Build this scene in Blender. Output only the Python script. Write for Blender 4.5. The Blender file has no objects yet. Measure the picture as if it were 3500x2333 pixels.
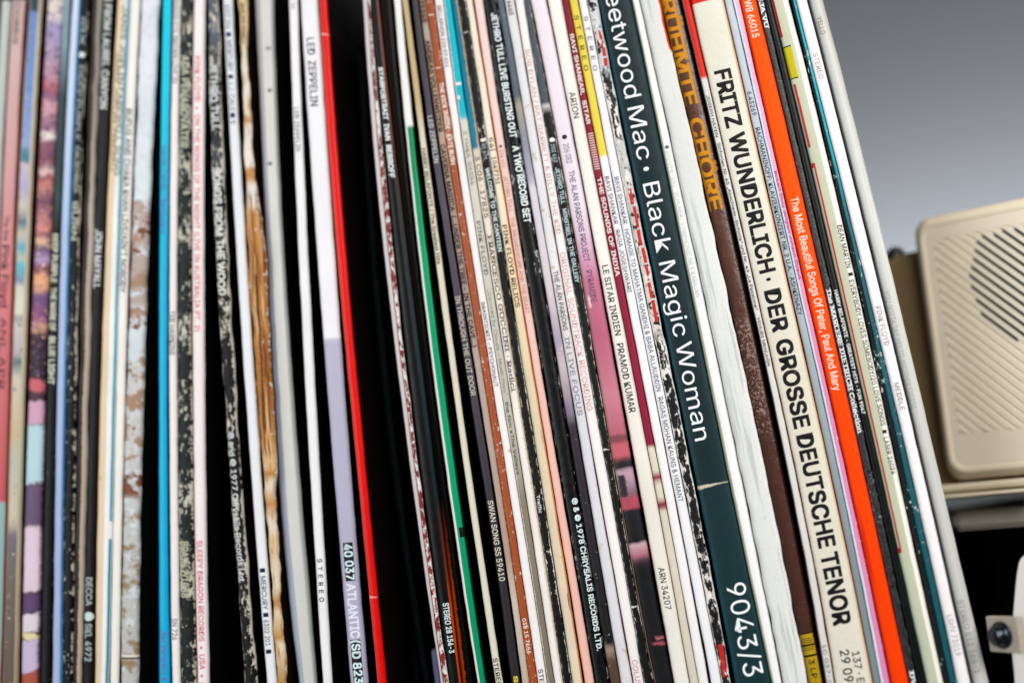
import bpy, bmesh, math, random
from mathutils import Vector, Matrix
random.seed(7)

# ------------------------------------------------------------------ camera, world, lights
scn = bpy.context.scene
COL = scn.collection
R = math.radians
YAW, PITCH, ROLL = R(8.0), R(6.0), R(6.0)
LENS, SENS = 50.0, 36.0
PX = 0.0001                                   # one photo pixel on the row of spines is about 0.1 mm
D0 = 3500 * PX * LENS / SENS
F = Vector((-math.sin(YAW) * math.cos(PITCH), math.cos(YAW) * math.cos(PITCH), math.sin(PITCH)))
R0 = Vector((math.cos(YAW), math.sin(YAW), 0))
U0 = R0.cross(F)
RX = R0 * math.cos(ROLL) - U0 * math.sin(ROLL)
UX = R0 * math.sin(ROLL) + U0 * math.cos(ROLL)
HIT = Vector((0, 0, 0.165))
CAM = HIT - F * D0
cam_d = bpy.data.cameras.new('camera')
cam_d.lens, cam_d.sensor_width, cam_d.sensor_fit = LENS, SENS, 'HORIZONTAL'
cam_d.clip_start, cam_d.clip_end = 0.02, 20
cam_d.dof.use_dof = True
cam_d.dof.focus_distance = 0.477
cam_d.dof.aperture_fstop = 2.6
cam = bpy.data.objects.new('camera', cam_d)
COL.objects.link(cam)
m = Matrix((RX, UX, -F)).transposed().to_4x4()
m.translation = CAM
cam.matrix_world = m
scn.camera = cam

w = bpy.data.worlds.new('World'); scn.world = w; w.use_nodes = True
w.node_tree.nodes['Background'].inputs[0].default_value = (0.85, 0.92, 1.0, 1)
w.node_tree.nodes['Background'].inputs[1].default_value = 0.10

def area(name, loc, target, size, energy, color=(1, 1, 1), size_y=None):
    d = bpy.data.lights.new(name, 'AREA'); d.energy = energy; d.color = color; d.size = size
    if size_y: d.shape = 'RECTANGLE'; d.size_y = size_y
    o = bpy.data.objects.new(name, d); COL.objects.link(o)
    o.location = loc
    o.rotation_euler = (Vector(target) - Vector(loc)).to_track_quat('-Z', 'Y').to_euler()
    return o
area('key_light', (0.55, -0.95, 0.75), (0.0, 0, 0.16), 0.7, 13.4, (1.0, 0.975, 0.95))
area('fill_light', (-0.75, -0.9, 0.35), (-0.05, 0, 0.15), 0.7, 7.8, (0.96, 0.98, 1.0))
area('added_wall_light', (0.37, 0.50, 0.17), (0.37, 0.66, 0.42), 0.70, 6.0, (0.90, 0.96, 1.0), 0.04)   # added strip light, hidden behind the loudspeaker, for the wall's upward fade
sp = bpy.data.lights.new('speaker_light', 'SPOT'); sp.energy = 11.0; sp.color = (1.0, 0.98, 0.95)
sp.spot_size = R(40); sp.spot_blend = 1.0; sp.shadow_soft_size = 0.06
so = bpy.data.objects.new('speaker_light', sp); COL.objects.link(so)
so.location = (0.72, -0.45, 0.36)
so.rotation_euler = (Vector((0.27, 0.05, 0.19)) - so.location).to_track_quat('-Z', 'Y').to_euler()

scn.view_settings.view_transform = 'Standard'
scn.view_settings.look = 'None'
scn.view_settings.exposure = 0.0
scn.view_settings.gamma = 1.0
scn.view_settings.use_curve_mapping = False
scn.cycles.max_bounces = 6
scn.cycles.use_denoising = True

def ray(px, py):
    k = SENS / LENS / 3500
    return F + RX * ((px - 1750) * k) + UX * ((1166.5 - py) * k)
def at(px, py, Y=0.0):
    d = ray(px, py)
    return CAM + d * ((Y - CAM.y) / d.y)
def on_plane(px, py, P, N):
    d = ray(px, py)
    return CAM + d * ((P - CAM).dot(N) / d.dot(N))

# ------------------------------------------------------------------ helpers
def lin(h):
    h = h.lstrip('#'); c = [int(h[i:i + 2], 16) / 255 for i in (0, 2, 4)]
    return tuple((x / 12.92 if x <= 0.04045 else ((x + 0.055) / 1.055) ** 2.4) for x in c) + (1.0,)
def ink_lin(h):                    # printer's black: the darkest inks are deeper than their screen values
    c = lin(h); l_ = max(c[:3])
    k = 0.35 + 0.65 * min(1.0, l_ / 0.06)
    return (c[0] * k, c[1] * k, c[2] * k, 1.0)
def link(o, parent=None):
    COL.objects.link(o)
    if parent: o.parent = parent
    return o
def mesh_obj(name, verts, faces, mat, parent=None, smooth=False):
    me = bpy.data.meshes.new(name); me.from_pydata([tuple(v) for v in verts], [], faces); me.update()
    if mat: me.materials.append(mat)
    if smooth:
        for p in me.polygons: p.use_smooth = True
    return link(bpy.data.objects.new(name, me), parent)
def bm_obj(name, bm, mat, parent=None, smooth=False):
    me = bpy.data.meshes.new(name); bm.normal_update(); bm.to_mesh(me); bm.free()
    if mat: me.materials.append(mat)
    if smooth:
        for p in me.polygons: p.use_smooth = True
    return link(bpy.data.objects.new(name, me), parent)
def tag(o, label=None, cat=None, group=None, kind=None):
    if label: o['label'] = label
    if cat: o['category'] = cat
    if group: o['group'] = group
    if kind: o['kind'] = kind
    return o
def empty(name, loc):
    o = bpy.data.objects.new(name, None); o.empty_display_size = 0.01; COL.objects.link(o); o.location = loc
    return o
def settle(child, parent):        # parent keeps the child's mesh where it was built (in world coordinates)
    child.parent = parent
    child.matrix_parent_inverse = Matrix.Translation(-Vector(parent.location))

class NT:
    def __init__(self, name):
        self.m = bpy.data.materials.new(name); self.m.use_nodes = True
        self.n = self.m.node_tree.nodes; self.l = self.m.node_tree.links
        self.b = self.n['Principled BSDF']
    def node(self, t, **kw):
        x = self.n.new(t)
        for k, v in kw.items(): setattr(x, k, v)
        return x
    def put(self, sock, v):
        if isinstance(v, bpy.types.NodeSocket): self.l.new(v, sock)
        else: sock.default_value = v
    def math(self, op, a, b=0.0, c=None, clamp=False):
        x = self.node('ShaderNodeMath', operation=op, use_clamp=clamp)
        self.put(x.inputs[0], a); self.put(x.inputs[1], b)
        if c is not None: self.put(x.inputs[2], c)
        return x.outputs[0]
    def mix(self, f, a, b, mode='MIX'):
        x = self.node('ShaderNodeMix', data_type='RGBA', blend_type=mode)
        self.put(x.inputs[0], f); self.put(x.inputs[6], a); self.put(x.inputs[7], b)
        return x.outputs[2]
    def noise(self, vec, scale, detail=3.0, rough=0.55):
        x = self.node('ShaderNodeTexNoise')
        self.put(x.inputs['Vector'], vec); x.inputs['Scale'].default_value = scale
        x.inputs['Detail'].default_value = detail; x.inputs['Roughness'].default_value = rough
        return x.outputs[0]
    def comb(self, x, y, z):
        c = self.node('ShaderNodeCombineXYZ')
        self.put(c.inputs[0], x); self.put(c.inputs[1], y); self.put(c.inputs[2], z)
        return c.outputs[0]
    def step(self, v, lo, hi):
        x = self.node('ShaderNodeMapRange', interpolation_type='SMOOTHSTEP')
        self.put(x.inputs[0], v); x.inputs[1].default_value = lo; x.inputs[2].default_value = hi
        return x.outputs[0]
    def bump(self, h, strength, dist):
        x = self.node('ShaderNodeBump'); x.inputs['Strength'].default_value = strength
        x.inputs['Distance'].default_value = dist
        self.l.new(h, x.inputs['Height']); self.l.new(x.outputs[0], self.b.inputs['Normal'])
    def ramp(self, fac, stops, interp):
        x = self.node('ShaderNodeValToRGB'); cr = x.color_ramp; cr.interpolation = interp
        while len(cr.elements) > 1: cr.elements.remove(cr.elements[-1])
        cr.elements[0].position = max(0, min(1, stops[0][0])); cr.elements[0].color = ink_lin(stops[0][1])
        for p, c in stops[1:32]:
            e = cr.elements.new(max(0, min(1, p))); e.color = ink_lin(c)
        self.l.new(fac, x.inputs[0]); return x.outputs[0]

_plain = {}
def plain(hexc, rough=0.5, spec=0.3, metal=0.0, name='paint', grain=0.08, scale=400, bump=0.0):
    key = (hexc, rough, spec, metal, grain, scale, bump)
    if key in _plain: return _plain[key]
    t = NT(name)
    tc = t.node('ShaderNodeTexCoord').outputs['Object']
    n = t.noise(tc, scale, 4)
    f = t.math('MULTIPLY_ADD', n, grain * 2, 1 - grain)
    c = t.node('ShaderNodeVectorMath', operation='SCALE'); c.inputs[0].default_value = lin(hexc)[:3]
    t.l.new(f, c.inputs['Scale']); t.l.new(c.outputs[0], t.b.inputs['Base Color'])
    t.b.inputs['Roughness'].default_value = rough; t.b.inputs['Metallic'].default_value = metal
    t.b.inputs['Specular IOR Level'].default_value = spec
    if bump: t.bump(n, bump, 0.0005)
    _plain[key] = t.m
    return t.m

_ink = {}
def ink(hexc, fade=0.0, fade_to='#f0ede6'):
    key = (hexc, fade, fade_to)
    if key in _ink: return _ink[key]
    t = NT('ink')
    t.b.inputs['Roughness'].default_value = 0.5; t.b.inputs['Specular IOR Level'].default_value = 0.2
    if fade > 0:
        tc = t.node('ShaderNodeTexCoord').outputs['Object']
        mp = t.node('ShaderNodeMapping'); t.l.new(tc, mp.inputs[0]); mp.inputs['Scale'].default_value = (1, 1, 0.55)
        n = t.noise(mp.outputs[0], 1500, 5, 0.7); n2 = t.noise(tc, 60, 2)
        s = t.math('ADD', n, t.math('MULTIPLY', t.math('SUBTRACT', n2, 0.5), 0.7))
        t.put(t.b.inputs['Base Color'], t.mix(t.step(s, 0.80 - fade, 0.92 - fade), lin(hexc), lin(fade_to)))
    else:
        t.b.inputs['Base Color'].default_value = lin(hexc)
    _ink[key] = t.m
    return t.m

# spine material: everything that belongs to the printed card itself, laid out in the spine's own UVs
# (u across the spine, v along it in photo-pixel units / 2333)
def spine_mat(base, interp='LINEAR', warp=0.0, left=None, right=None, wear=None, stain=0.06, rough=0.45,
              spec=0.2, blotch=None, streak=None, width=4.0, seed=0.0, grain=0.05, bump=0.15, slots=None, cracks=None, jag=0.03, soft=0.0):
    t = NT('printed_card')
    uv = t.node('ShaderNodeUVMap', uv_map='spine').outputs[0]
    sx = t.node('ShaderNodeSeparateXYZ'); t.l.new(uv, sx.inputs[0])
    u, v = sx.outputs[0], sx.outputs[1]
    mm = t.comb(t.math('MULTIPLY', u, width), t.math('MULTIPLY', v, 233.3), seed)      # millimetres
    fine = t.noise(mm, 1.3, 4, 0.65)
    mid = t.noise(mm, 0.35, 3)
    big = t.noise(mm, 0.06, 2)
    def colour(spec_):
        if isinstance(spec_, str): return ink_lin(spec_)
        vv = v
        if warp: vv = t.math('ADD', v, t.math('MULTIPLY', t.math('SUBTRACT', mid, 0.5), warp))
        # ramps run over the whole sleeve, py -450..2800
        f = t.math('MULTIPLY_ADD', vv, 2333 / 3250.0, 450 / 3250.0)
        return t.ramp(f, [((p + 450) / 3250.0, c) for p, c in spec_], interp)
    c = colour(base)
    if blotch:                       # patches of other colours: printed pictures, stains, painted sheen
        for bl in blotch:
            col, sc, thr, sf = bl[:4]
            bn = t.noise(t.node_off(mm, sc * 31.7), sc, 3, 0.6)
            bm_ = t.step(bn, thr - sf, thr + sf)
            if len(bl) > 4:
                lo, hi = bl[4]
                bm_ = t.math('MULTIPLY', bm_, t.math('MULTIPLY', t.step(v, (lo - 20) / 2333, (lo + 20) / 2333), t.step(v, (hi + 20) / 2333, (hi - 20) / 2333)))
            c = t.mix(bm_, c, lin(col))
    for streak in ([] if not streak else streak if isinstance(streak, list) else [streak]):   # fibres running along the spine
        sv = t.comb(t.math('MULTIPLY', u, width * streak[2]), t.math('MULTIPLY', v, 233.3 * streak[3]), seed + 3)
        sn = t.noise(sv, 1.0, 3, 0.6)
        msk = t.step(sn, streak[1] - 0.05, streak[1] + 0.05)
        if len(streak) > 4:
            lo, hi = streak[4]
            msk = t.math('MULTIPLY', msk, t.math('MULTIPLY', t.step(v, lo / 2333 - .01, lo / 2333 + .01), t.step(v, hi / 2333 + .01, hi / 2333 - .01)))
        c = t.mix(msk, c, lin(streak[0]))
    jg = t.math('MULTIPLY', t.math('SUBTRACT', fine, 0.5), jag * 2)
    if left:
        c = t.mix(t.step(t.math('ADD', u, jg), left[1] + 0.02, left[1] - 0.02), c, colour(left[0]))
    if right:
        c = t.mix(t.step(t.math('ADD', u, jg), right[1] - 0.02, right[1] + 0.02), c, colour(right[0]))
    if slots:                        # printed bars (py0, py1, u0, u1, colour)
        for (a0, a1, u0, u1, col) in slots:
            if soft:
                vw = t.math('ADD', v, t.math('MULTIPLY', t.math('SUBTRACT', mid, 0.5), soft * 6 / 2333))
                vw = t.math('ADD', vw, t.math('MULTIPLY', t.math('SUBTRACT', u, 0.5), soft * 1.5 * math.sin(a0) / 2333))
                uw = t.math('ADD', u, t.math('MULTIPLY', t.math('SUBTRACT', fine, 0.5), 0.25))
                k1 = t.math('MULTIPLY', t.step(vw, (a0 - soft) / 2333, (a0 + soft) / 2333), t.step(vw, (a1 + soft) / 2333, (a1 - soft) / 2333))
                k2 = t.math('MULTIPLY', t.step(uw, u0 - .08, u0 + .08), t.step(uw, u1 + .08, u1 - .08))
            else:
                k1 = t.math('MULTIPLY', t.math('GREATER_THAN', v, a0 / 2333), t.math('LESS_THAN', v, a1 / 2333))
                k2 = t.math('MULTIPLY', t.math('GREATER_THAN', u, u0), t.math('LESS_THAN', u, u1))
            c = t.mix(t.math('MULTIPLY', k1, k2), c, lin(col))
    if wear:                         # (colour, threshold, edge weight, patchiness)
        col, thr, ew, pt = wear[:4]; ws = wear[4] if len(wear) > 4 else 1.0
        e = t.math('POWER', t.math('ABSOLUTE', t.math('MULTIPLY_ADD', u, 2.0, -1.0)), 5.0)
        wv = t.comb(t.math('MULTIPLY', u, width * 1.2 * ws), t.math('MULTIPLY', v, 233.3 * 0.55 * ws), seed + 9)
        wn = t.noise(wv, 1.1, 5, 0.68)
        s = t.math('ADD', wn, t.math('MULTIPLY', e, ew))
        s = t.math('ADD', s, t.math('MULTIPLY', t.math('SUBTRACT', big, 0.5), pt))
        wm = t.step(s, thr - 0.03, thr + 0.03)
        c = t.mix(wm, c, lin(col))
    if cracks:                       # a fold across the spine
        for (cy, col, th) in cracks:
            d = t.math('ABSOLUTE', t.math('SUBTRACT', t.math('ADD', v, t.math('MULTIPLY', t.math('SUBTRACT', mid, .5), 14 / 2333)), cy / 2333))
            d = t.math('ADD', d, t.math('MULTIPLY', u, th * 0.6 / 2333))
            c = t.mix(t.step(d, th / 2333, th * 0.4 / 2333), c, lin(col))
    sh = t.math('ADD', t.math('MULTIPLY_ADD', big, stain * 2, 1 - stain), t.math('MULTIPLY', t.math('SUBTRACT', fine, 0.5), grain * 2))
    sc = t.node('ShaderNodeVectorMath', operation='SCALE'); t.put(sc.inputs[0], c if isinstance(c, bpy.types.NodeSocket) else c[:3]); t.put(sc.inputs['Scale'], sh)
    t.l.new(sc.outputs[0], t.b.inputs['Base Color'])
    t.put(t.b.inputs['Roughness'], t.math('MULTIPLY_ADD', mid, 0.2, rough - 0.1))
    t.b.inputs['Specular IOR Level'].default_value = spec
    if bump: t.bump(t.math('ADD', fine, t.math('MULTIPLY', mid, 1.5)), bump, 0.0003)
    return t.m
def _node_off(self, vec, off):
    x = self.node('ShaderNodeVectorMath', operation='ADD'); self.l.new(vec, x.inputs[0]); x.inputs[1].default_value = (off, off * .37, off * 1.9)
    return x.outputs[0]
NT.node_off = _node_off

# ------------------------------------------------------------------ lettering
import os
try:                                  # the sans serif that ships inside Blender; the built-in font if it is not there
    FONT = bpy.data.fonts.load(os.path.join(bpy.utils.system_resource('DATAFILES'), 'fonts', 'Inter.woff2'))
except Exception:
    FONT = None
_glyph = {}
SERIF = {  # uppercase stem feet: (x fraction, top?, bottom?)
    'A': [(.06, 0, 1), (.94, 0, 1)], 'B': [(.1, 1, 1)], 'D': [(.1, 1, 1)], 'E': [(.1, 1, 1)], 'F': [(.1, 1, 1)],
    'H': [(.1, 1, 1), (.9, 1, 1)], 'I': [(.5, 1, 1)], 'J': [(.8, 1, 0)], 'L': [(.1, 1, 1)], 'M': [(.08, 1, 1), (.92, 1, 1)],
    'N': [(.1, 1, 1), (.9, 1, 0)], 'P': [(.1, 1, 1)], 'R': [(.1, 1, 1), (.95, 0, 1)], 'T': [(.5, 0, 1)],
    'U': [(.1, 1, 0), (.9, 1, 0)], 'V': [(.05, 1, 0), (.95, 1, 0)], 'i': [(.5, 0, 1)], 'l': [(.5, 0, 1)],
    'n': [(.12, 0, 1), (.88, 0, 1)], 'h': [(.12, 0, 1), (.88, 0, 1)], 'd': [(.88, 0, 1)]}
def text_mesh(body, bold=0.0, serif=False, spacing=1.0):
    key = (body, bold, serif, spacing)
    if key in _glyph: return _glyph[key]
    cu = bpy.data.curves.new('text', 'FONT'); cu.body = body; cu.size = 1.0; cu.font = FONT or cu.font; cu.resolution_u = 3
    cu.space_character = spacing; cu.fill_mode = 'FRONT'
    o = bpy.data.objects.new('text', cu); COL.objects.link(o)
    dg = bpy.context.evaluated_depsgraph_get(); dg.update()
    me = o.evaluated_get(dg).to_mesh()
    vs = [(v.co.x, v.co.y) for v in me.vertices]; fs = [tuple(p.vertices) for p in me.polygons]
    o.evaluated_get(dg).to_mesh_clear()
    bpy.data.objects.remove(o); bpy.data.curves.remove(cu)
    _glyph[key] = (vs, fs)
    return vs, fs
CAPH = max(y for x, y in text_mesh('H')[0])
def layout(body, bold, serif, spacing):
    vs, fs = text_mesh(body, 0, False, spacing)
    vs, fs = list(vs), list(fs)
    if serif:
        x = 0.0
        for i, ch in enumerate(body):
            k = 'U' if ch == 'Ü' else ch
            if k not in SERIF: continue
            pre = [p[0] for p in text_mesh('|' + body[:i] + '|', 0, False, spacing)[0]]
            bar = [p[0] for p in text_mesh('|')[0]]
            off = max(pre) - max(bar) - (0)          # advance up to this letter plus one bar advance
            base0 = max(p[0] for p in text_mesh('||', 0, False, spacing)[0]) - max(bar)
            x0 = off - base0
            gl = [p[0] for p in text_mesh(ch)[0]]
            g0, g1 = x0 + min(gl), x0 + max(gl)
            cap = CAPH if ch.isupper() or ch in 'hldt' else CAPH * .74
            for (fx, tp, bt) in SERIF[k]:
                cx = g0 + (g1 - g0) * fx
                hw, th = 0.15, 0.055
                for yy in ([cap - th] if tp else []) + ([0.0] if bt else []):
                    b = len(vs)
                    vs += [(cx - hw, yy), (cx + hw, yy), (cx + hw, yy + th), (cx - hw, yy + th)]
                    fs.append((b, b + 1, b + 2, b + 3))
    return vs, fs

# ------------------------------------------------------------------ sleeves
def parse(s):
    out = []
    for tok in s.split():
        y, lr = tok.split(':'); l, r = lr.split(',')
        out.append((float(y), float(l), float(r)))
    return out
def polyfit(xs, ys, n):
    xs = [(x - 1166) / 1166 for x in xs]
    A = [[sum(x ** (i + j) for x in xs) for j in range(n + 1)] + [sum(y * x ** i for x, y in zip(xs, ys))] for i in range(n + 1)]
    for i in range(n + 1):
        p = max(range(i, n + 1), key=lambda r: abs(A[r][i])); A[i], A[p] = A[p], A[i]
        for r in range(n + 1):
            if r != i:
                f = A[r][i] / A[i][i]; A[r] = [a - f * b for a, b in zip(A[r], A[i])]
    return [A[i][-1] / A[i][i] for i in range(n + 1)]
def peval(c, y):
    def ev(x): return sum(k * x ** i for i, k in enumerate(c))
    def dv(x): return sum(i * k * x ** (i - 1) for i, k in enumerate(c) if i)
    x = (y - 1166) / 1166
    if x < -1: return ev(-1) + dv(-0.8) * (x + 1) * 0.9
    if x > 1: return ev(1) + dv(0.8) * (x - 1) * 0.9
    return ev(x)

GRID = [-480 + i * 20 for i in range(168)]            # py samples for the edge tables
SLEEVES = []
def S(edges, label, base, name='record_sleeve', depth=0.0, top=None, cover='#0b0c0c', texts=(), deg=None, parts=(), part_of=None, raw=False, rag=0.0, **mat):  # dark cover default puts the shade between sleeves into the card
    SLEEVES.append(dict(edges=parse(edges), label=label, base=base, name=name, depth=depth, top=top, cover=cover,
                        texts=texts, deg=deg, mat=mat, raw=raw, rag=rag))
BLK = '#101314'
WEAR = '#d8d4c4'

S('0:4,36 200:-7,22 400:-17,12 683:-28,0 1167:-45,-17 1650:-60,-30 2333:-80,-50',
  'pale grey green sleeve at the far left edge, mostly out of frame', [(-450, '#c9cfc9'), (200, '#b9c2bb'), (2800, '#aab2ac')], cover='#2a2020')
S('0:38,88 200:28,74 400:16,64 683:3,54 967:-9,40 1167:-15,34 1367:-19,31 1650:-24,26 1933:-36,13 2333:-45,4',
  'salmon pink sleeve at the left edge with grey green lower end',
  [(-450, '#c4a8a4'), (150, '#c9ada8'), (600, '#cf9b98'), (1000, '#d1787c'), (1690, '#c0555c'), (1712, '#c0555c'), (1716, '#8fb3b0'), (2800, '#7fa5a4')],
  left=('#8a4a3c', .12), right=('#7a4038', .93), cover='#3a1c18',
  texts=[('RECORDS', -40, 152, '#5a4a4a', dict(fh=.34)), ('The', 738, 776, '#4a2a30', dict(fh=.32)), ('fine', 785, 822, '#4a2a30', dict(fh=.3)),
         ('Pink Floyd', 838, 1050, '#43252c', dict(fh=.44, bold=.01)), ('ANL APR', 1085, 1330, '#6e3c44', dict(fh=.4))])
S('0:97,143 200:82,128 400:77,117 683:56,103 967:42,92 1167:38,87 1367:33,83 1650:29,70 1933:13,64 2133:9,60 2333:3,60',
  'sleeve with a painted blue and cream street scene beside the pink one',
  [(-450, '#2a4a55'), (38, '#22424c'), (45, '#6a86b8'), (300, '#6f8fc4'), (500, '#8fa3d0'), (520, '#3f7f98'), (555, '#3f7f98'), (565, '#c6b7c8'), (640, '#a9a2cf'), (700, '#c7c2b4'),
   (740, '#9a9a9a'), (760, '#37637f'), (800, '#c6bda8'), (850, '#4ba2bd'), (880, '#c2bca6'), (905, '#58bccb'), (960, '#7a8ea8'), (985, '#cfd0c2'), (1080, '#d6d2bf'), (1090, '#6a6a70'), (1105, '#c9c0bd'),
   (1210, '#b3a9ae'), (1235, '#3f6a70'), (1290, '#cbc3b4'), (1480, '#c8b08a'), (1560, '#b7b7ab'), (1780, '#c8bda2'), (1830, '#6b6874'), (2000, '#6a6156'), (2300, '#5f5348')], warp=.012,
  left=([(-450, '#5a4a40'), (300, '#c7b59a'), (900, '#b08a66'), (1500, '#c49a78'), (2800, '#4a3c34')], .18), right=([(-450, '#1b2c30'), (100, '#cbc2ac'), (1500, '#c9bf9f'), (2800, '#8a7458')], .8),
  blotch=[('#4a5a80', .5, .66, .05), ('#d8cfb8', .7, .68, .05)], cover='#0a0d0e')
S('0:158,215 200:150,204 400:138,190 683:121,177 967:105,165 1167:101,155 1367:96,147 1650:87,143 1933:76,138 2133:70,135 2333:71,128',
  'wide spine printed with a purple, red and pink crowd photograph',
  [(-450, '#e0d8d0'), (50, '#d6cfc8'), (90, '#a39ac0'), (180, '#a392ad'), (270, '#b98a9c'), (290, '#b8646a'), (330, '#7a5a78'), (350, '#d9a0ab'), (440, '#8d6478'), (465, '#f0e2dc'), (485, '#8a5a6a'), (560, '#7a3f4e'),
   (590, '#e8c8c0'), (600, '#9c4a50'), (640, '#c58474'), (690, '#6a3f55'), (780, '#d88f82'), (800, '#8a4248'), (830, '#e6bfa0'), (850, '#4a3a52'), (885, '#b79ac0'), (920, '#7c3c4e'), (940, '#e6a878'),
   (985, '#dca07c'), (1005, '#6a5078'), (1090, '#8a4a74'), (1120, '#d6a084'), (1150, '#3a2630'), (1290, '#352430')], interp='LINEAR', warp=.02,
  blotch=[('#6a4a6e', .45, .60, .1), ('#e8c0b8', .6, .66, .05), ('#a04a52', .5, .69, .04)], left=('#8a3a34', .1), cover='#0b0a0a', soft=7,
  slots=[(1298, 1340, .02, 1, '#c8606a'), (1340, 1372, 0, 1, '#4a2c3a'), (1372, 1450, .05, 1, '#cfa0b6'), (1452, 1650, .03, 1, '#b4d2da'), (1655, 1795, .0, .97, '#64506c'), (1798, 2023, .06, .97, '#dcc6d6'),
         (2030, 2090, .05, .97, '#574066'), (2095, 2155, .06, .97, '#d8cdd4'), (2160, 2185, .04, .97, '#ddd0a0'), (2188, 2295, .06, .95, '#c3b3d0'), (2295, 2800, .03, .95, '#a4503c')])
S('0:217,238 200:205,228 400:196,220 683:181,208 967:168,199 1167:163,194 1367:160,190 1650:146,184 1933:143,178 2333:134,170',
  'black sleeve with cream block capitals beside the crowd photograph spine', [(-450, '#8fa9b2'), (150, '#7f9aa4'), (330, '#35474b'), (560, '#2a3f3f'), (680, '#2c4a46'), (790, '#151b1b'), (2800, '#0b0e0e')],
  wear=('#7a8a88', .72, .12, .2),
  texts=[('DEEP PURPLE', 800, 965, '#cfd3bb', dict(fh=.62, bold=.035)), ('THE MARK OF', 983, 1130, '#cfd3bb', dict(fh=.62, bold=.035)), ('BLUE LIGHT', 1150, 1312, '#cfd3bb', dict(fh=.62, bold=.035))])
S('0:245,274 200:233,267 400:223,255 683:211,239 967:200,232 1167:198,227 1367:190,222 1650:186,216 1933:184,213 2133:179,211 2333:176,210',
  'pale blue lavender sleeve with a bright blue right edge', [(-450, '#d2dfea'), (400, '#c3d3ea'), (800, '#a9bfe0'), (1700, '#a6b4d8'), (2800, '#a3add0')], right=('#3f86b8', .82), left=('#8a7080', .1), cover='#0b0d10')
S('0:276,302 200:265,291 400:258,282 683:242,270 967:234,266 1167:229,262 1367:225,260 1650:219,250 1933:215,250 2333:212,248',
  'black sleeve with a worn cream dotted title down its upper half', [(-450, '#15191a'), (2800, '#0f1112')], rag=2.5, wear=('#d3cfbd', .655, .2, .35, .6),
  texts=[('SIX', 58, 155, '#8f9a98', dict(fh=.6, bold=.02)), ('●', 178, 198, '#d6dcd6', dict(fh=.8)), ('DEEP', 225, 330, '#8b9694', dict(fh=.6, bold=.02)), ('PURPLE', 340, 480, '#8f9894', dict(fh=.6, bold=.02)), ('CALIFORNIA', 500, 660, '#a3a898', dict(fh=.55, bold=.02)), ('BURN', 690, 820, '#b5b5a0', dict(fh=.6, bold=.02))])
S('0:312,349 200:306,339 400:299,332 683:284,320 967:274,311 1167:270,302 1367:270,303 1650:255,289 1933:252,288 2133:248,283 2333:244,276',
  'dark brown sleeve with a frayed pale cardboard right edge', [(-450, '#3c362f'), (400, '#3a2e26'), (2800, '#2a211c')], right=([(-450, '#8f8c88'), (300, '#8f867c'), (700, '#b5a99a'), (1200, '#b7a892'), (2800, '#b7a090')], .58), rag=3, jag=.14, wear=('#bfae98', .72, .08, .2), cover='#100c0a')
S('0:354,385 200:346,378 400:334,368 683:325,362 967:316,348 1167:309,339 1367:304,334 1650:294,326 1933:290,326 2133:287,321 2333:281,316',
  'black sleeve with three widely spaced white titles, left of the cream yellow one', [(-450, '#0d1011'), (400, '#23272a'), (1000, '#17191b'), (2800, '#0c0e0f')], left=('#3a3f42', .15), wear=('#8a8f8c', .78, .1, .2),
  texts=[('BLUES FROM LAUREL CANYON', -90, 372, '#cfd4d2', dict(fh=.68, bold=.025)), ('JOHN MAYALL', 785, 985, '#d5d8d6', dict(fh=.66, bold=.025)), ('DECCA', 1972, 2068, '#9fb0ae', dict(fh=.62, bold=.02)), ('●', 2090, 2120, '#c8d8d4', dict(fh=.9)), ('SKL 4972', 2130, 2258, '#a0b0ae', dict(fh=.62, bold=.02))])
S('0:398,442 200:386,434 400:378,423 683:365,414 967:351,402 1167:343,395 1367:339,390 1650:328,387 1933:330,378 2133:324,374 2333:320,367',
  'cream yellow sleeve with a thin bright blue stripe on its right', [(-450, '#e3d2b4'), (500, '#e2cca8'), (2800, '#e0cdb0')], left=('#c98a4a', .1), right=([(-450, '#dcd5c6'), (600, '#e8e4da'), (700, '#f0eeea'), (2800, '#f1efec')], .55),
  slots=[(-450, 1780, .86, .97, '#1f9fc0'), (1840, 2800, .84, .97, '#1f8fae')], stain=.12, blotch=[('#c99a62', .25, .7, .08)], cover='#1a120c',
  texts=[('JANIS JOPLIN', 20, 290, '#5f5b50', dict(fh=.34, fc=.68)), ('JANIS JOPLIN', 180, 420, '#7a7060', dict(fh=.24, fc=.36)), ('FAREWELL SONG', 300, 600, '#6a6a62', dict(fh=.34, fc=.68)), ('FAREWELL', 440, 590, '#7a7060', dict(fh=.26, fc=.36))])
S('0:445,476 200:435,467 400:426,455 683:418,448 967:404,434 1167:399,429 1367:395,425 1650:389,415 1933:383,412 2133:378,408 2333:374,403',
  'white sleeve with a long line of grey capitals, right of the blue stripe', [(-450, '#f0ece6'), (2800, '#f0ece2')], cover='#120d0c',
  texts=[('RUFUS AND CHAKA', 372, 640, '#5a6060', dict(fh=.6, bold=.01)), ('KHAN LIVE/AIN\'T NOBODY', 650, 1000, '#50585a', dict(fh=.6, bold=.01))])
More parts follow.
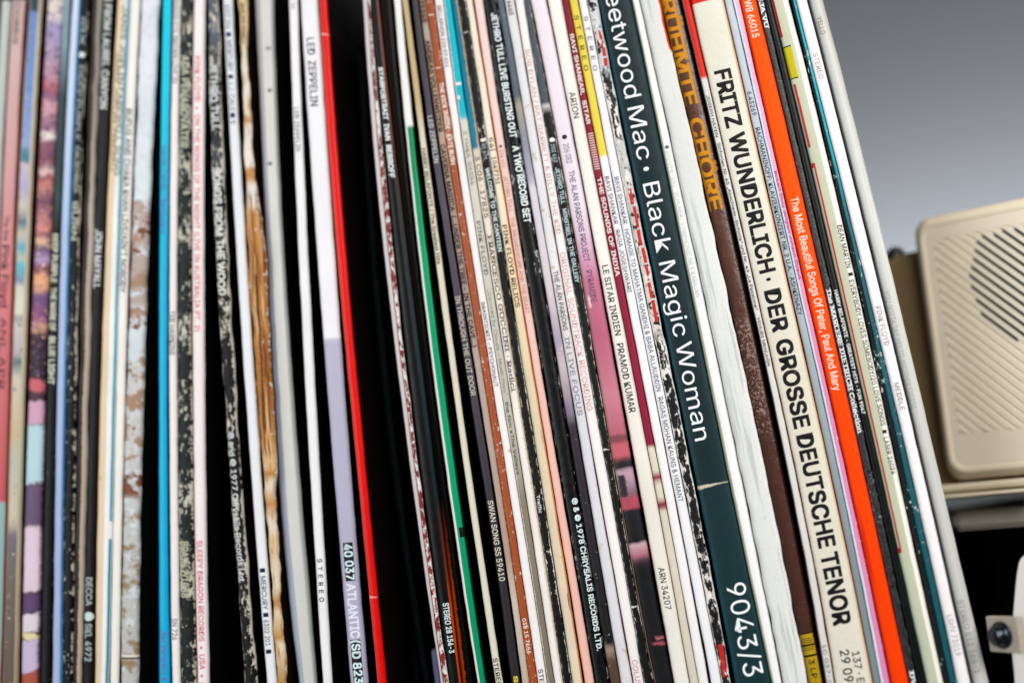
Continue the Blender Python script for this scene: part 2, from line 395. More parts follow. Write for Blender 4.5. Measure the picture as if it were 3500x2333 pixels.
S('0:482,542 200:474,532 400:464,523 683:452,512 967:441,497 1167:436,492 1367:431,486 1650:420,478 1933:417,476 2133:413,472 2333:411,469',
  'wide grey white sleeve whose lower part is scuffed to brown card', [(-450, '#e4e4ec'), (300, '#dcdfe8'), (660, '#dbe6e8'), (685, '#dbe6e8'), (690, '#b5a39c'), (1040, '#b3a49c'), (1060, '#d3dce2'), (1230, '#cfd6d8'), (1250, '#c9c6c2'), (1700, '#c2c4c2'), (2800, '#b8b4ae')],
  warp=.02, rag=3, blotch=[('#d4d8dc', .3, .58, .05), ('#7a4a30', .14, .60, .03, (690, 1700)), ('#94805c', .22, .56, .08, (1750, 2333)), ('#a5856c', .2, .56, .06, (690, 1600))], stain=.12, cover='#080a0a', bump=.5,
  slots=[(2236, 2243, .02, 1, '#e6e0d6'), (2245, 2251, .1, 1, '#5a3a2a')])
S('0:555,587 200:550,583 400:548,582 683:544,577 967:541,574 1167:541,571 1367:541,571 1650:540,574 1933:541,578 2133:541,580 2333:541,584',
  'bright cyan blue sleeve with faint purple script', [(-450, '#00d2e6'), (300, '#00c4dd'), (900, '#00b0d8'), (2800, '#00a5d6')], right=('#0c4f86', .9), rough=.3, stain=.03, cover='#081018',
  texts=[('Camilo Camilo / Bambulaco', 498, 800, '#5a5ab0', dict(fh=.5)), ('Bali Bambaco & b', 2158, 2345, '#7a4aa0', dict(fh=.36))])
S('0:592,616 200:587,612 400:582,607 683:580,605 967:575,603 1167:577,603 1367:575,602 1650:579,605 1933:581,609 2133:583,612 2333:587,614',
  'thin white sleeve with small grey capitals right of the cyan one', [(-450, '#efe9e6'), (2800, '#efe9e6')], left=('#b08a80', .1), cover='#0c0c0c',
  texts=[('LINSEED EYE BROWN LIVE IN', -20, 285, '#6f7272', dict(fh=.62)), ('TED HAWKINS', 1062, 1212, '#707070', dict(fh=.62, bold=.01)), ('SN 726', 2112, 2185, '#7a7a86', dict(fh=.6))])
S('0:618,655 200:615,651 400:611,649 683:606,651 967:607,651 1167:606,649 1367:605,651 1650:606,658 1933:612,662 2133:615,665 2333:618,668',
  'heavily scuffed greenish black sleeve with a flaking title', [(-450, '#22302f'), (2800, '#16211f')], rag=3, wear=('#c2c1ae', .585, .16, .5, .62), spec=.2, cover='#0a0d0c', bump=.4,
  texts=[('ADA PENAROVATER', 190, 505, '#b9bca6', dict(fh=.66, bold=.03)), ('BRAIN 2/1088', 1850, 2040, '#b5b59a', dict(fh=.5, bold=.03, fc=.42))])
S('0:660,698 200:657,697 400:656,694 683:655,695 967:655,695 1167:653,695 1367:657,698 1650:660,700 1933:666,704 2133:669,708 2333:672,713',
  'pinkish white sleeve with a long line of small red capitals', [(-450, '#f3e9ec'), (1000, '#f3e8e6'), (2800, '#f1e6e6')], left=('#d9a894', .1), cover='#060606',
  texts=[('PINK FLOYD  •  ON THE WINGS OF THE NIGHT (LIVE IN AUSTRALIA PT. 2)', 193, 1132, '#d85a64', dict(fh=.42)), ('SLEEPY DRAGON RECORDS  •  USA  •  DR 013', 1846, 2420, '#d85a64', dict(fh=.44))])
S('0:712,744 200:713,748 400:716,757 683:724,767 967:743,782 1167:750,792 1367:764,803 1650:786,822 1933:808,847 2133:823,861 2333:833,877',
  'scuffed black sleeve with white capitals, second scuffed one from the left', [(-450, '#3c4048'), (100, '#5a6270'), (200, '#4a4c50'), (400, '#1b1c1d'), (560, '#3c424c'), (620, '#151616'), (2800, '#121213')], rag=3, wear=('#d2ccbc', .60, .24, .45, .62), bump=.4, cover='#050505',
  texts=[('JETHRO TULL', 215, 445, '#d3d8d6', dict(fh=.62, bold=.03)), ('SONGS FROM THE WOOD', 575, 1008, '#dadcd6', dict(fh=.6, bold=.035, fc=.45)), ('℗ and © 1977 Chrysalis Records Ltd.', 1475, 1990, '#d0d4d2', dict(fh=.5, bold=.015, fc=.42))])
S('0:760,792 200:769,803 400:782,813 683:794,827 967:813,846 1167:823,859 1367:836,871 1650:860,891 1933:882,915 2133:893,930 2333:910,943',
  'clean white sleeve with small navy squares between its words', [(-450, '#dfe3e4'), (400, '#e6e9ec'), (2800, '#e8ebee')], left=('#c8a08c', .08), cover='#060606',
  texts=[('6302 206', 17, 100, '#6b7482', dict(fh=.52)), ('■', 111, 127, '#1a2c5e', dict(fh=.5)), ('MERCURY', 138, 245, '#5c6478', dict(fh=.55)), ('■', 256, 270, '#16234e', dict(fh=.5)), ('J.J. CALE', 278, 380, '#6b7482', dict(fh=.52)), ('■ 5', 386, 424, '#25305a', dict(fh=.5)),
         ('■', 1940, 1955, '#10163a', dict(fh=.5)), ('MERCURY', 1967, 2082, '#4a5068', dict(fh=.5)), ('■', 2092, 2107, '#10163a', dict(fh=.5)), ('6302 201', 2116, 2205, '#555b70', dict(fh=.5)), ('■', 2217, 2232, '#10163a', dict(fh=.5))])
S('-480:800,826 0:814,843 200:822,848 400:831,859 560:834,862 640:838,876 700:838,885 800:841,897 967:850,912 1167:861,921 1367:873,933 1460:880,938 1560:890,946 1650:903,940 1800:912,945 1933:922,951 2133:933,963 2333:948,981 2860:975,1008',
  'torn cream sleeve whose split spine shows orange brown card', [(-450, '#d8b070'), (60, '#dfc79a'), (250, '#efe6d6'), (390, '#e8d9bf'), (410, '#b87a34'), (430, '#efe8da'), (570, '#efe6d6'), (580, '#c98a44'), (610, '#c58a4a'), (635, '#ece4da'), (700, '#e8dccb'), (725, '#b97e42'), (1350, '#b9742c'), (1500, '#c58e52'), (1590, '#d9b78a'),
   (1620, '#b57a34'), (1650, '#ece0c8'), (1720, '#c68a4a'), (1790, '#efe2cc'), (1850, '#dcbc8c'), (1960, '#e8d9bd'), (2000, '#e9d9bb'), (2060, '#bf7d34'), (2090, '#e6d3b0'), (2180, '#c08a44'), (2200, '#e6d6b6'), (2330, '#b88748')],
  raw=True, rag=5, streak=[('#7a4416', .56, 1.1, .035, (660, 1560)), ('#dfb47c', .60, 1.3, .03, (700, 1600)), ('#2a1608', .66, 1.0, .03, (900, 1500)), ('#c08a48', .6, 1.0, .12, (-400, 700)), ('#c08a48', .6, 1.0, .12, (1560, 2700))], soft=9, slots=[(930, 1475, .42, .54, '#0e0703'), (1120, 1430, -.2, .06, '#0e0703')], wear=('#e9dfcc', .69, .16, .1, .7), left=('#d0a070', .05), jag=.14, bump=1.0, cover='#180d06', stain=.15,
  texts=[('PHILIPS SERIES', 12, 150, '#4a3a22', dict(fh=.42))])
S('0:869,928 200:874,940 400:889,947 683:899,964 967:915,973 1167:921,981 1367:933,992 1650:949,1025 1933:976,1055 2133:991,1070 2333:1022,1075',
  'blurred grey translucent plastic sleeve set back between black gaps', [(-450, '#cfccc6'), (900, '#d6d6d0'), (2800, '#cac8c2')], left=([(-450, '#b9b2ae'), (1200, '#9c9fb0'), (2800, '#a8b2be')], .36), right=('#b0b4b0', .86), depth=.004, rough=.25, cover='#0a0a0a', jag=.005,
  texts=[('●', 160, 172, '#8c8a88', dict(fh=.28, fc=.7)), ('●', 304, 316, '#80807e', dict(fh=.28, fc=.68)), ('●', 553, 567, '#80807e', dict(fh=.28, fc=.5))])
S('0:986,1014 200:991,1023 400:1000,1031 683:1011,1043 967:1024,1056 1167:1031,1064 1367:1044,1075 1650:1059,1095 1933:1080,1111 2133:1088,1123 2333:1102,1133',
  'thin white sleeve with tiny grey lettering, just left of the wide white one', [(-450, '#eeedf0'), (2800, '#eceded')], left=('#d09a86', .08), cover='#060606', jag=.05,
  texts=[('LED ZEPPELIN', 368, 517, '#7a7e84', dict(fh=.5)), ('S  T  E  R  E  O', 1908, 2055, '#26282a', dict(fh=.45, bold=.01)), ('12 30', -20, 32, '#a8a8aa', dict(fh=.5))])
S('0:1026,1083 200:1033,1096 400:1050,1110 683:1067,1129 967:1088,1149 1167:1104,1161 1367:1119,1177 1650:1140,1198 1933:1164,1226 2133:1178,1239 2333:1197,1256',
  'wide sleeve, white above and lavender below, with white on black numbers', [(-450, '#eae9ec'), (1158, '#efedf0'), (1163, '#b7b4c9'), (2800, '#aaa8c0')], left=('#c8a898', .05), cover='#060606', jag=.01,
  slots=[(1853, 1984, .25, .82, '#17181c'), (2184, 2800, .22, .8, '#121318')],
  texts=[('LED  ZEPPELIN', 130, 364, '#2f3038', dict(fh=.42, bold=.0)), ('40 037', 1858, 1980, '#cfe6e8', dict(fh=.46, bold=.03, fc=.54)), ('ATLANTIC', 1992, 2178, '#e3e6f2', dict(fh=.5, bold=.03, fc=.53)), ('(SD 8236)', 2186, 2372, '#cfe6e8', dict(fh=.46, bold=.03, fc=.52))])
S('0:1090,1116 200:1098,1128 400:1114,1147 683:1134,1167 967:1160,1190 1167:1174,1205 1367:1196,1225 1650:1223,1253 1933:1253,1285 2133:1266,1301 2333:1290,1319',
  'bright red sleeve standing right beside the wide dark gap', [(-450, '#d8120e'), (600, '#e2140e'), (1500, '#e00e08'), (2800, '#d80402')], left=('#d8604a', .14), rough=.3, wear=('#f0a090', .78, .08, .2), cracks=[(118, '#f2b8a8', 5), (2040, '#f0a090', 8)], cover='#120505')
S('150:1158,1186 400:1176,1206 967:1232,1262 1367:1275,1305 2333:1400,1432',
  'black sleeve sunk in the dark gap, nearer the red one', '#22343a', depth=.045, top=150, cover='#080b0b')
S('150:1222,1240 400:1236,1256 967:1272,1292 1367:1312,1334 2333:1446,1470',
  'black sleeve sunk in the dark gap, nearer the white one', '#202e34', depth=.035, top=152, cover='#080b0b')
S('2180:1468,1496 2240:1474,1500 2333:1487,1509',
  'lavender inner sleeve low in the dark gap, only its top end showing', [(2100, '#6c6a90'), (2260, '#8d8cb8'), (2800, '#8580b0')], top=2215, depth=.016, cover='#2a2a3a')
S('0:1238,1254 200:1250,1270 400:1270,1284 683:1293,1306 967:1323,1341 1167:1345,1361 1367:1368,1386 1650:1407,1423 1933:1451,1462 2133:1478,1488 2333:1505,1513',
  'thin pale grey sleeve edge on the right side of the dark gap', [(-450, '#c7c2c8'), (500, '#cdc8c8'), (2800, '#bdbcb8')], left=('#8a6a70', .2), cover='#141014')
S('0:1254,1263 200:1271,1280 400:1285,1295 683:1307,1324 967:1342,1355 1167:1362,1377 1367:1387,1401 1650:1424,1436 1933:1463,1475 2133:1489,1501 2333:1514,1536',
  'thin dark red sleeve flaked to white along its edge', [(-450, '#7a1c1c'), (2800, '#8c201c')], rag=2, wear=('#e8dad2', .52, .12, .35, .6), cover='#080606', bump=.4)
S('0:1266,1292 200:1281,1311 400:1297,1332 683:1327,1364 967:1358,1405 1167:1380,1429 1367:1404,1455 1650:1440,1490 1933:1478,1523 2133:1503,1545 2333:1538,1577',
  'black sleeve with small bold white capitals and a coppery highlight painted on its right edge', [(-450, '#101112'), (2800, '#0c0d0e')], right=([(-450, '#b0705c'), (250, '#a5604c'), (550, '#6a4438'), (800, '#3c4248'), (1200, '#1c3a44'), (1700, '#16303a'), (1950, '#7a2c10'), (2100, '#d24a08'), (2800, '#c84000')], .88), rough=.35, cover='#0a0808',  # right edge ramp paints coppery, teal and orange highlights
  texts=[('STARPORTRAIT', 231, 410, '#e6efee', dict(fh=.44, bold=.035, fc=.56)), ('IVAN', 424, 480, '#e6efee', dict(fh=.44, bold=.035, fc=.56)), ('REBROFF', 496, 608, '#e6efee', dict(fh=.44, bold=.035, fc=.56)), ('STEREO 28 154-3', 2058, 2230, '#cfe0e0', dict(fh=.42, bold=.03, fc=.6))])
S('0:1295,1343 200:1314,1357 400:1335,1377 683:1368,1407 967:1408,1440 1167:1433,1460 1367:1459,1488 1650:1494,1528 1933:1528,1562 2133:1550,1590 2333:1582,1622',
  'dark brown glossy sleeve set back, with orange gloss painted near the bottom', [(-450, '#2a1e18'), (700, '#17120f'), (1800, '#100e0d'), (2800, '#100c0a')], left=([(-450, '#3a2a22'), (1700, '#120e0c'), (1930, '#a03808'), (2050, '#d04a06'), (2800, '#b83c04')], .38), jag=.2, depth=.005, rough=.35, cover='#0c0807')  # orange left edge paints the gloss reflected low on the cover
S('0:1346,1370 200:1360,1388 400:1380,1409 683:1409,1442 967:1444,1475 1167:1462,1495 1367:1490,1523 1650:1531,1569 1933:1572,1606 2133:1595,1629 2333:1634,1664',
  'sleeve with an emerald green spine whose top and left edge are white', [(-450, '#e9e9e4'), (431, '#ecebe6'), (434, '#00884f'), (900, '#009a64'), (1600, '#00996a'), (2800, '#008458')], left=('#efe9e4', .29), right=([(-450, '#dcdcd6'), (431, '#dcdcd6'), (434, '#004a2c'), (2800, '#00402a')], .88), jag=.01, cover='#04120c', rough=.3, slots=[(1802, 1836, .5, 1, '#0c1512')])  # dark green right edge paints the shade on the receding side
S('0:1376,1393 200:1397,1419 400:1420,1442 683:1465,1484 967:1502,1523 1167:1523,1545 1367:1550,1572 1650:1591,1614 1933:1636,1658 2133:1665,1688 2333:1692,1718',
  'thin cream sleeve, tan at the top, with small black lettering', [(-450, '#bfa274'), (350, '#c6ab80'), (480, '#dad2b8'), (2800, '#dbd9c6')], rough=.35, stain=.03, cover='#0b0908',
  texts=[('HARRY BELAFONTE / The Greatest Hits', 507, 902, '#1c1c1a', dict(fh=.56)), ('STEREO', 2246, 2345, '#24241e', dict(fh=.58))])
S('0:1410,1433 200:1427,1449 400:1457,1484 683:1500,1524 967:1549,1577 1167:1572,1604 1367:1606,1637 1650:1652,1678 1933:1693,1727 2133:1721,1752 2333:1747,1783',
  'charcoal grey sleeve with thin cream capitals in three places', [(-450, '#3c383c'), (700, '#504a56'), (1300, '#453f4a'), (1900, '#342f33'), (2800, '#2c292b')], right=('#141212', .9), stain=.05, grain=.1, cover='#060505',
  texts=[('LED ZEPPELIN', 396, 558, '#c9c7c4', dict(fh=.6, fc=.45)), ('IN THROUGH THE OUT DOOR', 1010, 1352, '#c6bfae', dict(fh=.6, fc=.45)), ('SWAN SONG SS 59410', 1708, 1985, '#d6d0bc', dict(fh=.6, fc=.5)), ('S', 2308, 2330, '#e6cf4a', dict(fh=.4, bold=.03, fc=.52))])
S('0:1435,1457 200:1451,1475 400:1486,1508 683:1530,1559 967:1580,1602 1167:1606,1630 1367:1640,1662 1650:1682,1706 1933:1729,1752 2133:1754,1780 2333:1785,1809',
  'grey brown sleeve with long black capitals, left of the rust one', [(-450, '#a67f64'), (70, '#9a7a66'), (100, '#a9a39a'), (190, '#b28a72'), (420, '#b59a84'), (640, '#a2897c'), (1000, '#a88f86'), (1300, '#b5a29a'), (1900, '#b19684'), (2050, '#c9bcb0'), (2800, '#b49478')], grain=.12, cover='#0b0807', left=('#1c1614', .1),
  texts=[('S 25265', -22, 78, '#14110f', dict(fh=.62, bold=.02)), ('ANDREAS VOLLENWEIDER', 138, 452, '#14110f', dict(fh=.64, bold=.03)), ('CAVERNA MAGICA  (...UNDER THE TREE – IN THE CAVE...)', 494, 1186, '#14110f', dict(fh=.62, bold=.025))])
S('0:1459,1483 200:1477,1508 400:1510,1534 683:1561,1583 967:1603,1627 1167:1631,1655 1367:1664,1689 1650:1708,1733 1933:1753,1778 2133:1781,1806 2333:1811,1836',
  'thin rust orange sleeve with white capitals and chipped edges', [(-450, '#9c4a24'), (600, '#a4502a'), (2800, '#a64c20')], wear=('#efdcc8', .655, .08, .3), left=('#c07a50', .1), rough=.33, cracks=[(52, '#e8cdb8', 4), (232, '#e8cdb8', 4)], cover='#140a06',
  texts=[('THE KICK INSIDE · KATE BUSH', 283, 563, '#f3e2d0', dict(fh=.58, bold=.025)), ('038 15 7656', 2111, 2232, '#f1dccb', dict(fh=.5, bold=.01))])
S('0:1485,1511 200:1511,1540 400:1537,1566 683:1585,1606 967:1629,1652 1167:1657,1681 1367:1691,1720 1650:1735,1765 1933:1780,1808 2133:1809,1838 2333:1838,1870',
  'white sleeve with thin grey capitals, right of the rust one', [(-450, '#efe8e6'), (900, '#f0ebe8'), (2800, '#f2eeec')], blotch=[('#d6b48c', .12, .76, .05)], cover='#1a1512',
  texts=[('BELLAPHON 220·07·021', 20, 232, '#3a3a3a', dict(fh=.46)), ('BRAINTICKET – PSYCHONAUT', 1032, 1322, '#4a4a4a', dict(fh=.46)), ('STEREO', 2284, 2380, '#3a3a3a', dict(fh=.5))])
S('0:1514,1540 200:1542,1568 400:1569,1597 683:1610,1639 967:1655,1680 1167:1683,1707 1367:1721,1746 1650:1767,1790 1933:1809,1832 2333:1872,1894',
  'sleeve with bright turquoise top torn away to grey cream card', [(-450, '#00b6c6'), (400, '#00b4c6'), (405, '#d3d0c4'), (1300, '#c5c2b2'), (1600, '#aaa392'), (1700, '#8a7f6c'), (2800, '#6e6350')], left=([(-450, '#e8e2de'), (400, '#e6e0da'), (2800, '#cdc9bc')], .16), jag=.25,
  slots=[(282, 292, 0, .9, '#e6e2da'), (326, 340, 0, .5, '#e2ddd6')], blotch=[('#8f8a7c', .5, .72, .04)], stain=.1, cover='#141210',
  texts=[('2 YMKA  06054', 448, 632, '#8a8474', dict(fh=.44, fade=.2, to='#d3d0c4')), ('PINK FLOYD', 755, 940, '#6f6a5e', dict(fh=.5, fade=.15, to='#d3d0c4')), ('Obscured by Clouds - Music from', 985, 1340, '#8a8676', dict(fh=.42, fade=.25, to='#c9c6b8')), ('the film «The Valley»', 1372, 1622, '#4a473e', dict(fh=.46, fade=.1, to='#b5b0a0'))])
S('0:1542,1565 200:1570,1592 400:1600,1622 683:1642,1671 967:1682,1711 1167:1710,1740 1367:1748,1778 1650:1793,1821 1933:1835,1864 2133:1862,1890 2333:1897,1927',
  'sleeve with a torn deep teal top above off white card', [(-450, '#06687f'), (480, '#0a7a94'), (505, '#0a7a94'), (508, '#d8c8b4'), (560, '#e4d8c8'), (1400, '#efe8de'), (2800, '#f0e9e6')], right=([(-450, '#c9a283'), (480, '#c0a080'), (510, '#dccbb6'), (1000, '#cbb89c'), (2800, '#e6dcd2')], .8), jag=.3, cover='#17120e', stain=.08,
  texts=[('3 C06 · 17825', 533, 745, '#5a544a', dict(fh=.54, fade=.1, to='#e4d8c8')), ('FRANCESCO GUCCINI · Radici', 800, 1340, '#3f3c36', dict(fh=.5, serif=True, fade=.08, to='#eee6dc'))])
S('0:1567,1589 200:1597,1622 400:1626,1653 683:1673,1697 967:1713,1736 1167:1742,1764 1367:1780,1806 1650:1823,1851 1933:1866,1893 2133:1893,1918 2333:1928,1954',
  'worn black sleeve with small pale capitals, chipped at its top', [(-450, '#14181a'), (2800, '#0c0f10')], rag=2, wear=('#dcd7ca', .715, .3, .4, .7), cover='#060707', bump=.35, cracks=[(112, '#a8aaa4', 4)],
  texts=[('●', 472, 486, '#e8e6de', dict(fh=.7)), ('85 676', 490, 546, '#9fb4c0', dict(fh=.5)), ('WELCOME TO THE CANTEEN', 574, 860, '#cfe0e4', dict(fh=.5, bold=.025)), ('Traffic', 1690, 1752, '#cfd6d6', dict(fh=.42, bold=.02, fc=.4))])
S('0:1591,1616 200:1622,1646 400:1655,1679 683:1700,1727 967:1740,1773 1167:1767,1801 1367:1808,1838 1650:1853,1888 1933:1896,1931 2133:1924,1958 2333:1957,1994',
  'yellowed cream sleeve with an orange right edge and flaked black print', [(-450, '#e8dccb'), (500, '#efe3d0'), (900, '#ecd6b0'), (1300, '#dfceae'), (1900, '#ddccb0'), (2800, '#e6d8c2')], right=('#cf8a4a', .88), streak=('#3a342a', .70, .9, .05, (1080, 2333)), stain=.1, cover='#1c1008', blotch=[('#d8a868', .18, .7, .07)],
  texts=[('54|', 470, 515, '#4a4640', dict(fh=.5)), ('104775I', 535, 630, '#4a4640', dict(fh=.5, fade=.1)), ('PINK FLOYD RELICS', 768, 1050, '#2c2822', dict(fh=.5, fade=.14, to='#ead8b8'))])
S('0:1619,1649 200:1650,1678 400:1682,1709 683:1729,1754 967:1776,1799 1167:1803,1830 1367:1841,1868 1650:1891,1917 1933:1935,1962 2133:1964,1992 2333:2001,2033',
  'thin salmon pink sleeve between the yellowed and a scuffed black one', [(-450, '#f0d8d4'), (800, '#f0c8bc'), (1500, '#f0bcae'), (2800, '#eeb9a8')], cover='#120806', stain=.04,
  texts=[('●', 495, 506, '#6a4a48', dict(fh=.36)), ('204 603', 512, 574, '#c08a88', dict(fh=.42)), ('JETHRO TULL   THE BROADSWORD AND THE BEAST', 600, 1072, '#b88480', dict(fh=.46))])
S('0:1655,1699 200:1679,1728 400:1713,1762 683:1758,1811 967:1802,1858 1167:1833,1886 1367:1873,1922 1650:1922,1968 1933:1967,2017 2133:1998,2048 2333:2036,2083',
  'wide black sleeve with bold white capitals in its top half', [(-450, '#0c0e0f'), (2800, '#0d0f10')], rag=1.5, wear=('#b4bab4', .715, .2, .4, .7), slots=[(-450, 2333, .13, .17, '#4c5558')], cover='#060606', rough=.35, bump=.3,
  texts=[('JETHRO TULL LIVE BURSTING OUT', 45, 472, '#e2ecec', dict(fh=.42, bold=.03, fc=.64)), ('A TWO RECORD SET', 498, 762, '#e2ecec', dict(fh=.42, bold=.03, fc=.68)), ('℗ & © 1978 CHRYSALIS RECORDS LTD.', 1700, 2222, '#d5e4e4', dict(fh=.36, bold=.03, fc=.72))])
S('0:1702,1723 200:1731,1757 400:1765,1783 683:1816,1839 967:1861,1893 1167:1892,1922 1367:1926,1952 1650:1971,2001 1933:2020,2051 2133:2052,2083 2333:2086,2121',
  'narrow marbled sleeve, slate blue above, lavender and black below', [(-450, '#5a6a74'), (330, '#56606a'), (360, '#a59a86'), (470, '#8a8c96'), (600, '#a7a3b4'), (640, '#d8d2da'), (1000, '#d3c8cc'), (1160, '#a99cb0'), (1250, '#c7b8bc'), (1400, '#8a7c8e'), (1460, '#3a3038'), (1880, '#2c272c'), (2200, '#20201f'), (2210, '#a08a78'), (2260, '#54402f'), (2800, '#3a2c24')], warp=.02,
  blotch=[('#e8e4e6', .5, .70, .05)], wear=('#d6d6d6', .76, .08, .2), cover='#100d10')
S('0:1726,1756 200:1759,1792 400:1785,1822 683:1842,1872 967:1896,1919 1167:1925,1959 1367:1956,1991 1650:2005,2039 1933:2055,2092 2133:2085,2122 2333:2124,2163',
  'soft grey white sleeve with dark smudged lettering on a mottled middle', [(-450, '#d9dcd8'), (300, '#dcdcde'), (900, '#e2e0e2'), (1150, '#dcd6d2'), (1300, '#d6d6dc'), (2000, '#dcdce0'), (2800, '#d8d0d2')], blotch=[('#c9b8a0', .25, .66, .06), ('#b8b0b4', .4, .70, .05)], cover='#140f0f', stain=.08,
  texts=[('4448', 2, 54, '#55554f', dict(fh=.5, fade=.08, to='#d9dcd8')), ('THE ALAN PARSONS', 925, 1130, '#4a4a56', dict(fh=.5, fade=.12, to='#dcd6d2')), ('IN LIVE FOCUS', 1150, 1420, '#8a8a98', dict(fh=.5, fade=.2, to='#dcd6d2'))])
S('0:1759,1788 200:1794,1823 400:1827,1854 683:1875,1906 967:1922,1953 1167:1963,1998 1367:1994,2027 1650:2042,2082 1933:2095,2129 2133:2126,2164 2333:2167,2201',
  'warm white sleeve with long faint pink brown capitals', [(-450, '#f2e8e2'), (900, '#f4ecea'), (2800, '#f4eeea')], left=('#8a4a48', .05), cover='#1c0f0f',
  texts=[('BOB DYLAN / PAT GARRETT & BILLY THE KID', 170, 800, '#d3aea6', dict(fh=.5)), ('ORIGINAL SOUNDTRACK RECORDING', 862, 1404, '#dca8a6', dict(fh=.54)), ('COLUMBIA', 2252, 2400, '#c99aa4', dict(fh=.5))])
S('0:1790,1808 200:1825,1850 400:1857,1885 683:1909,1942 967:1956,1984 1167:2000,2022 1367:2029,2055 1650:2084,2105 1933:2131,2157 2133:2167,2195 2333:2203,2233',
  'narrow black sleeve, slate grey on top, with tiny pale lettering', [(-450, '#4a565c'), (350, '#46525a'), (366, '#d8d8d4'), (380, '#16191a'), (2800, '#0c0e0e')], rag=2, wear=('#cdd2cc', .71, .3, .4, .7), cover='#060606', bump=.3, cracks=[(1535, '#d6d6d0', 5), (2070, '#d6d6d0', 6)],
  texts=[('●', 470, 487, '#eef0ee', dict(fh=.6)), ('202 662', 492, 556, '#9fb6ba', dict(fh=.46, bold=.01)), ('JETHRO TULL   MINSTREL IN THE GALLERY', 572, 966, '#b9d0d4', dict(fh=.48, bold=.02))])
S('0:1812,1866 200:1853,1906 400:1888,1939 683:1944,2003 967:1987,2047 1167:2025,2090 1367:2058,2119 1650:2107,2173 1933:2158,2223 2133:2197,2261 2333:2235,2301',
  'wide sleeve fading from pale mauve to pink, then dark photographs', [(-450, '#ece2e8'), (700, '#e6dae4'), (800, '#dcc0d0'), (880, '#cf9ab4'), (960, '#c4708c'), (1150, '#b85f78'), (1350, '#c67c8c'), (1480, '#b86270'), (1500, '#3c2c30'), (1512, '#c0616a'), (1560, '#c4606a'), (1572, '#2e282c'), (1602, '#2e2a2e'), (1608, '#c8a0b0'), (1650, '#a98a9a'), (1690, '#7a5a6a'), (1702, '#b04a5a'), (1735, '#b04a5a'), (1745, '#262328'), (1850, '#1d1c22'), (1858, '#c8a4ac'), (1895, '#b06a7c'), (1915, '#3c2c34'), (1940, '#191c20')],
  left=('#b98a5a', .06), warp=.006, blotch=[], wear=None, soft=5, cover='#100a0c', slots=[(2172, 2184, .55, 1, '#b0606a'), (2184, 2196, .3, 1, '#20181c'), (2192, 2202, .35, 1, '#a04a58'), (1620, 1695, .1, .5, '#2b2b30'), (1010, 1045, .18, .3, '#f0d8da')],
  texts=[('●', 460, 478, '#26262e', dict(fh=.3)), ('206 082', 490, 560, '#8a8a94', dict(fh=.36)), ('THE ALAN PARSONS PROJECT  ·  PYRAMIDE', 583, 1034, '#6a5a6e', dict(fh=.34))])
S('0:1871,1918 200:1909,1957 400:1946,1993 683:2006,2049 967:2053,2101 1167:2094,2142 1367:2128,2180 1650:2183,2238 1933:2230,2284 2133:2267,2322 2333:2304,2356',
  'wide ivory sleeve with large spaced grey capitals', [(-450, '#efeae2'), (900, '#f0ebe2'), (1700, '#e8e2d6'), (2800, '#ece8e2')], left=('#7a4a44', .05), cover='#0c0808', blotch=[('#dcc8a0', .15, .76, .05)],
  texts=[('ARION', 314, 406, '#5a5a58', dict(fh=.46)), ('LE SITAR INDIEN   PRAMOD KUMAR', 905, 1410, '#4e4c4a', dict(fh=.44, bold=.005, fade=.06, to='#e8e2d8')), ('ARN 34207', 1936, 2082, '#5a5650', dict(fh=.38, fade=.1, to='#e8e2d8'))])
S('0:1920,1942 200:1960,1984 400:1996,2018 683:2051,2074 967:2103,2125 1167:2145,2168 1367:2182,2207 1650:2239,2264 1933:2284,2309 2133:2325,2354 2333:2358,2386',
  'thin crimson sleeve with cream capitals and peeled lower end', [(-450, '#7a1622'), (600, '#8c1430'), (1300, '#940e36'), (1525, '#8e0c34'), (1530, '#dcd3bc'), (1615, '#dcd3bc'), (1622, '#8e0c34'), (1640, '#8e0c34'), (1648, '#dcd3bc'), (1705, '#dcd3bc'), (1712, '#8e0c34'), (1732, '#8e0c34'), (1742, '#d8d0ba'), (2800, '#cfc9ba')],
  warp=.006, wear=('#e8dccb', .73, .06, .2), cover='#160508',
  slots=[(455 + 8 * i, 459 + 8 * i, .06, .94, '#e0b8b8') for i in range(16)],
  texts=[('RAVI SHANKAR,', 117, 325, '#ecd9d6', dict(fh=.6, bold=.025)), ('SITAR', 343, 425, '#ecd9d6', dict(fh=.6, bold=.025)), ('THE SOUNDS OF INDIA', 606, 944, '#ecd9d0', dict(fh=.62, bold=.025))])
S('0:1944,1973 200:1986,2013 400:2021,2049 683:2077,2108 967:2128,2156 1167:2170,2202 1367:2210,2237 1650:2267,2299 1933:2312,2347 2133:2355,2386 2333:2389,2422',
  'sleeve that is yellow above and white below, with spaced capitals', [(-450, '#dcc646'), (534, '#e6d04a'), (537, '#f3efee'), (2800, '#f2ecea')], cover='#10080a', stain=.05,
  texts=[('S  T  E  R  E  O', 52, 244, '#5a5220', dict(fh=.5)), ('RAVI SHANKAR   RAGA JOGESHWARI', 602, 1000, '#5f6166', dict(fh=.5))])
S('0:1976,2003 200:2016,2045 400:2053,2081 683:2110,2139 967:2158,2190 1167:2205,2237 1367:2241,2273 1650:2303,2335 1933:2352,2385 2133:2393,2429 2333:2432,2464',
  'white sleeve with bluish grey capitals running most of its length', [(-450, '#f0ecea'), (800, '#eaeaee'), (2800, '#f0efef')], cover='#0a0a0c',
  texts=[('S  T  E  R  E  O', 56, 244, '#6e6a62', dict(fh=.48)), ('RAVI SHANKAR   HOMAGE TO MAHATMA GANDHI & BABA ALLAUDDIN   RAGAS MOHAN KAUNS & HEMANT', 604, 1714, '#6f747c', dict(fh=.5))])
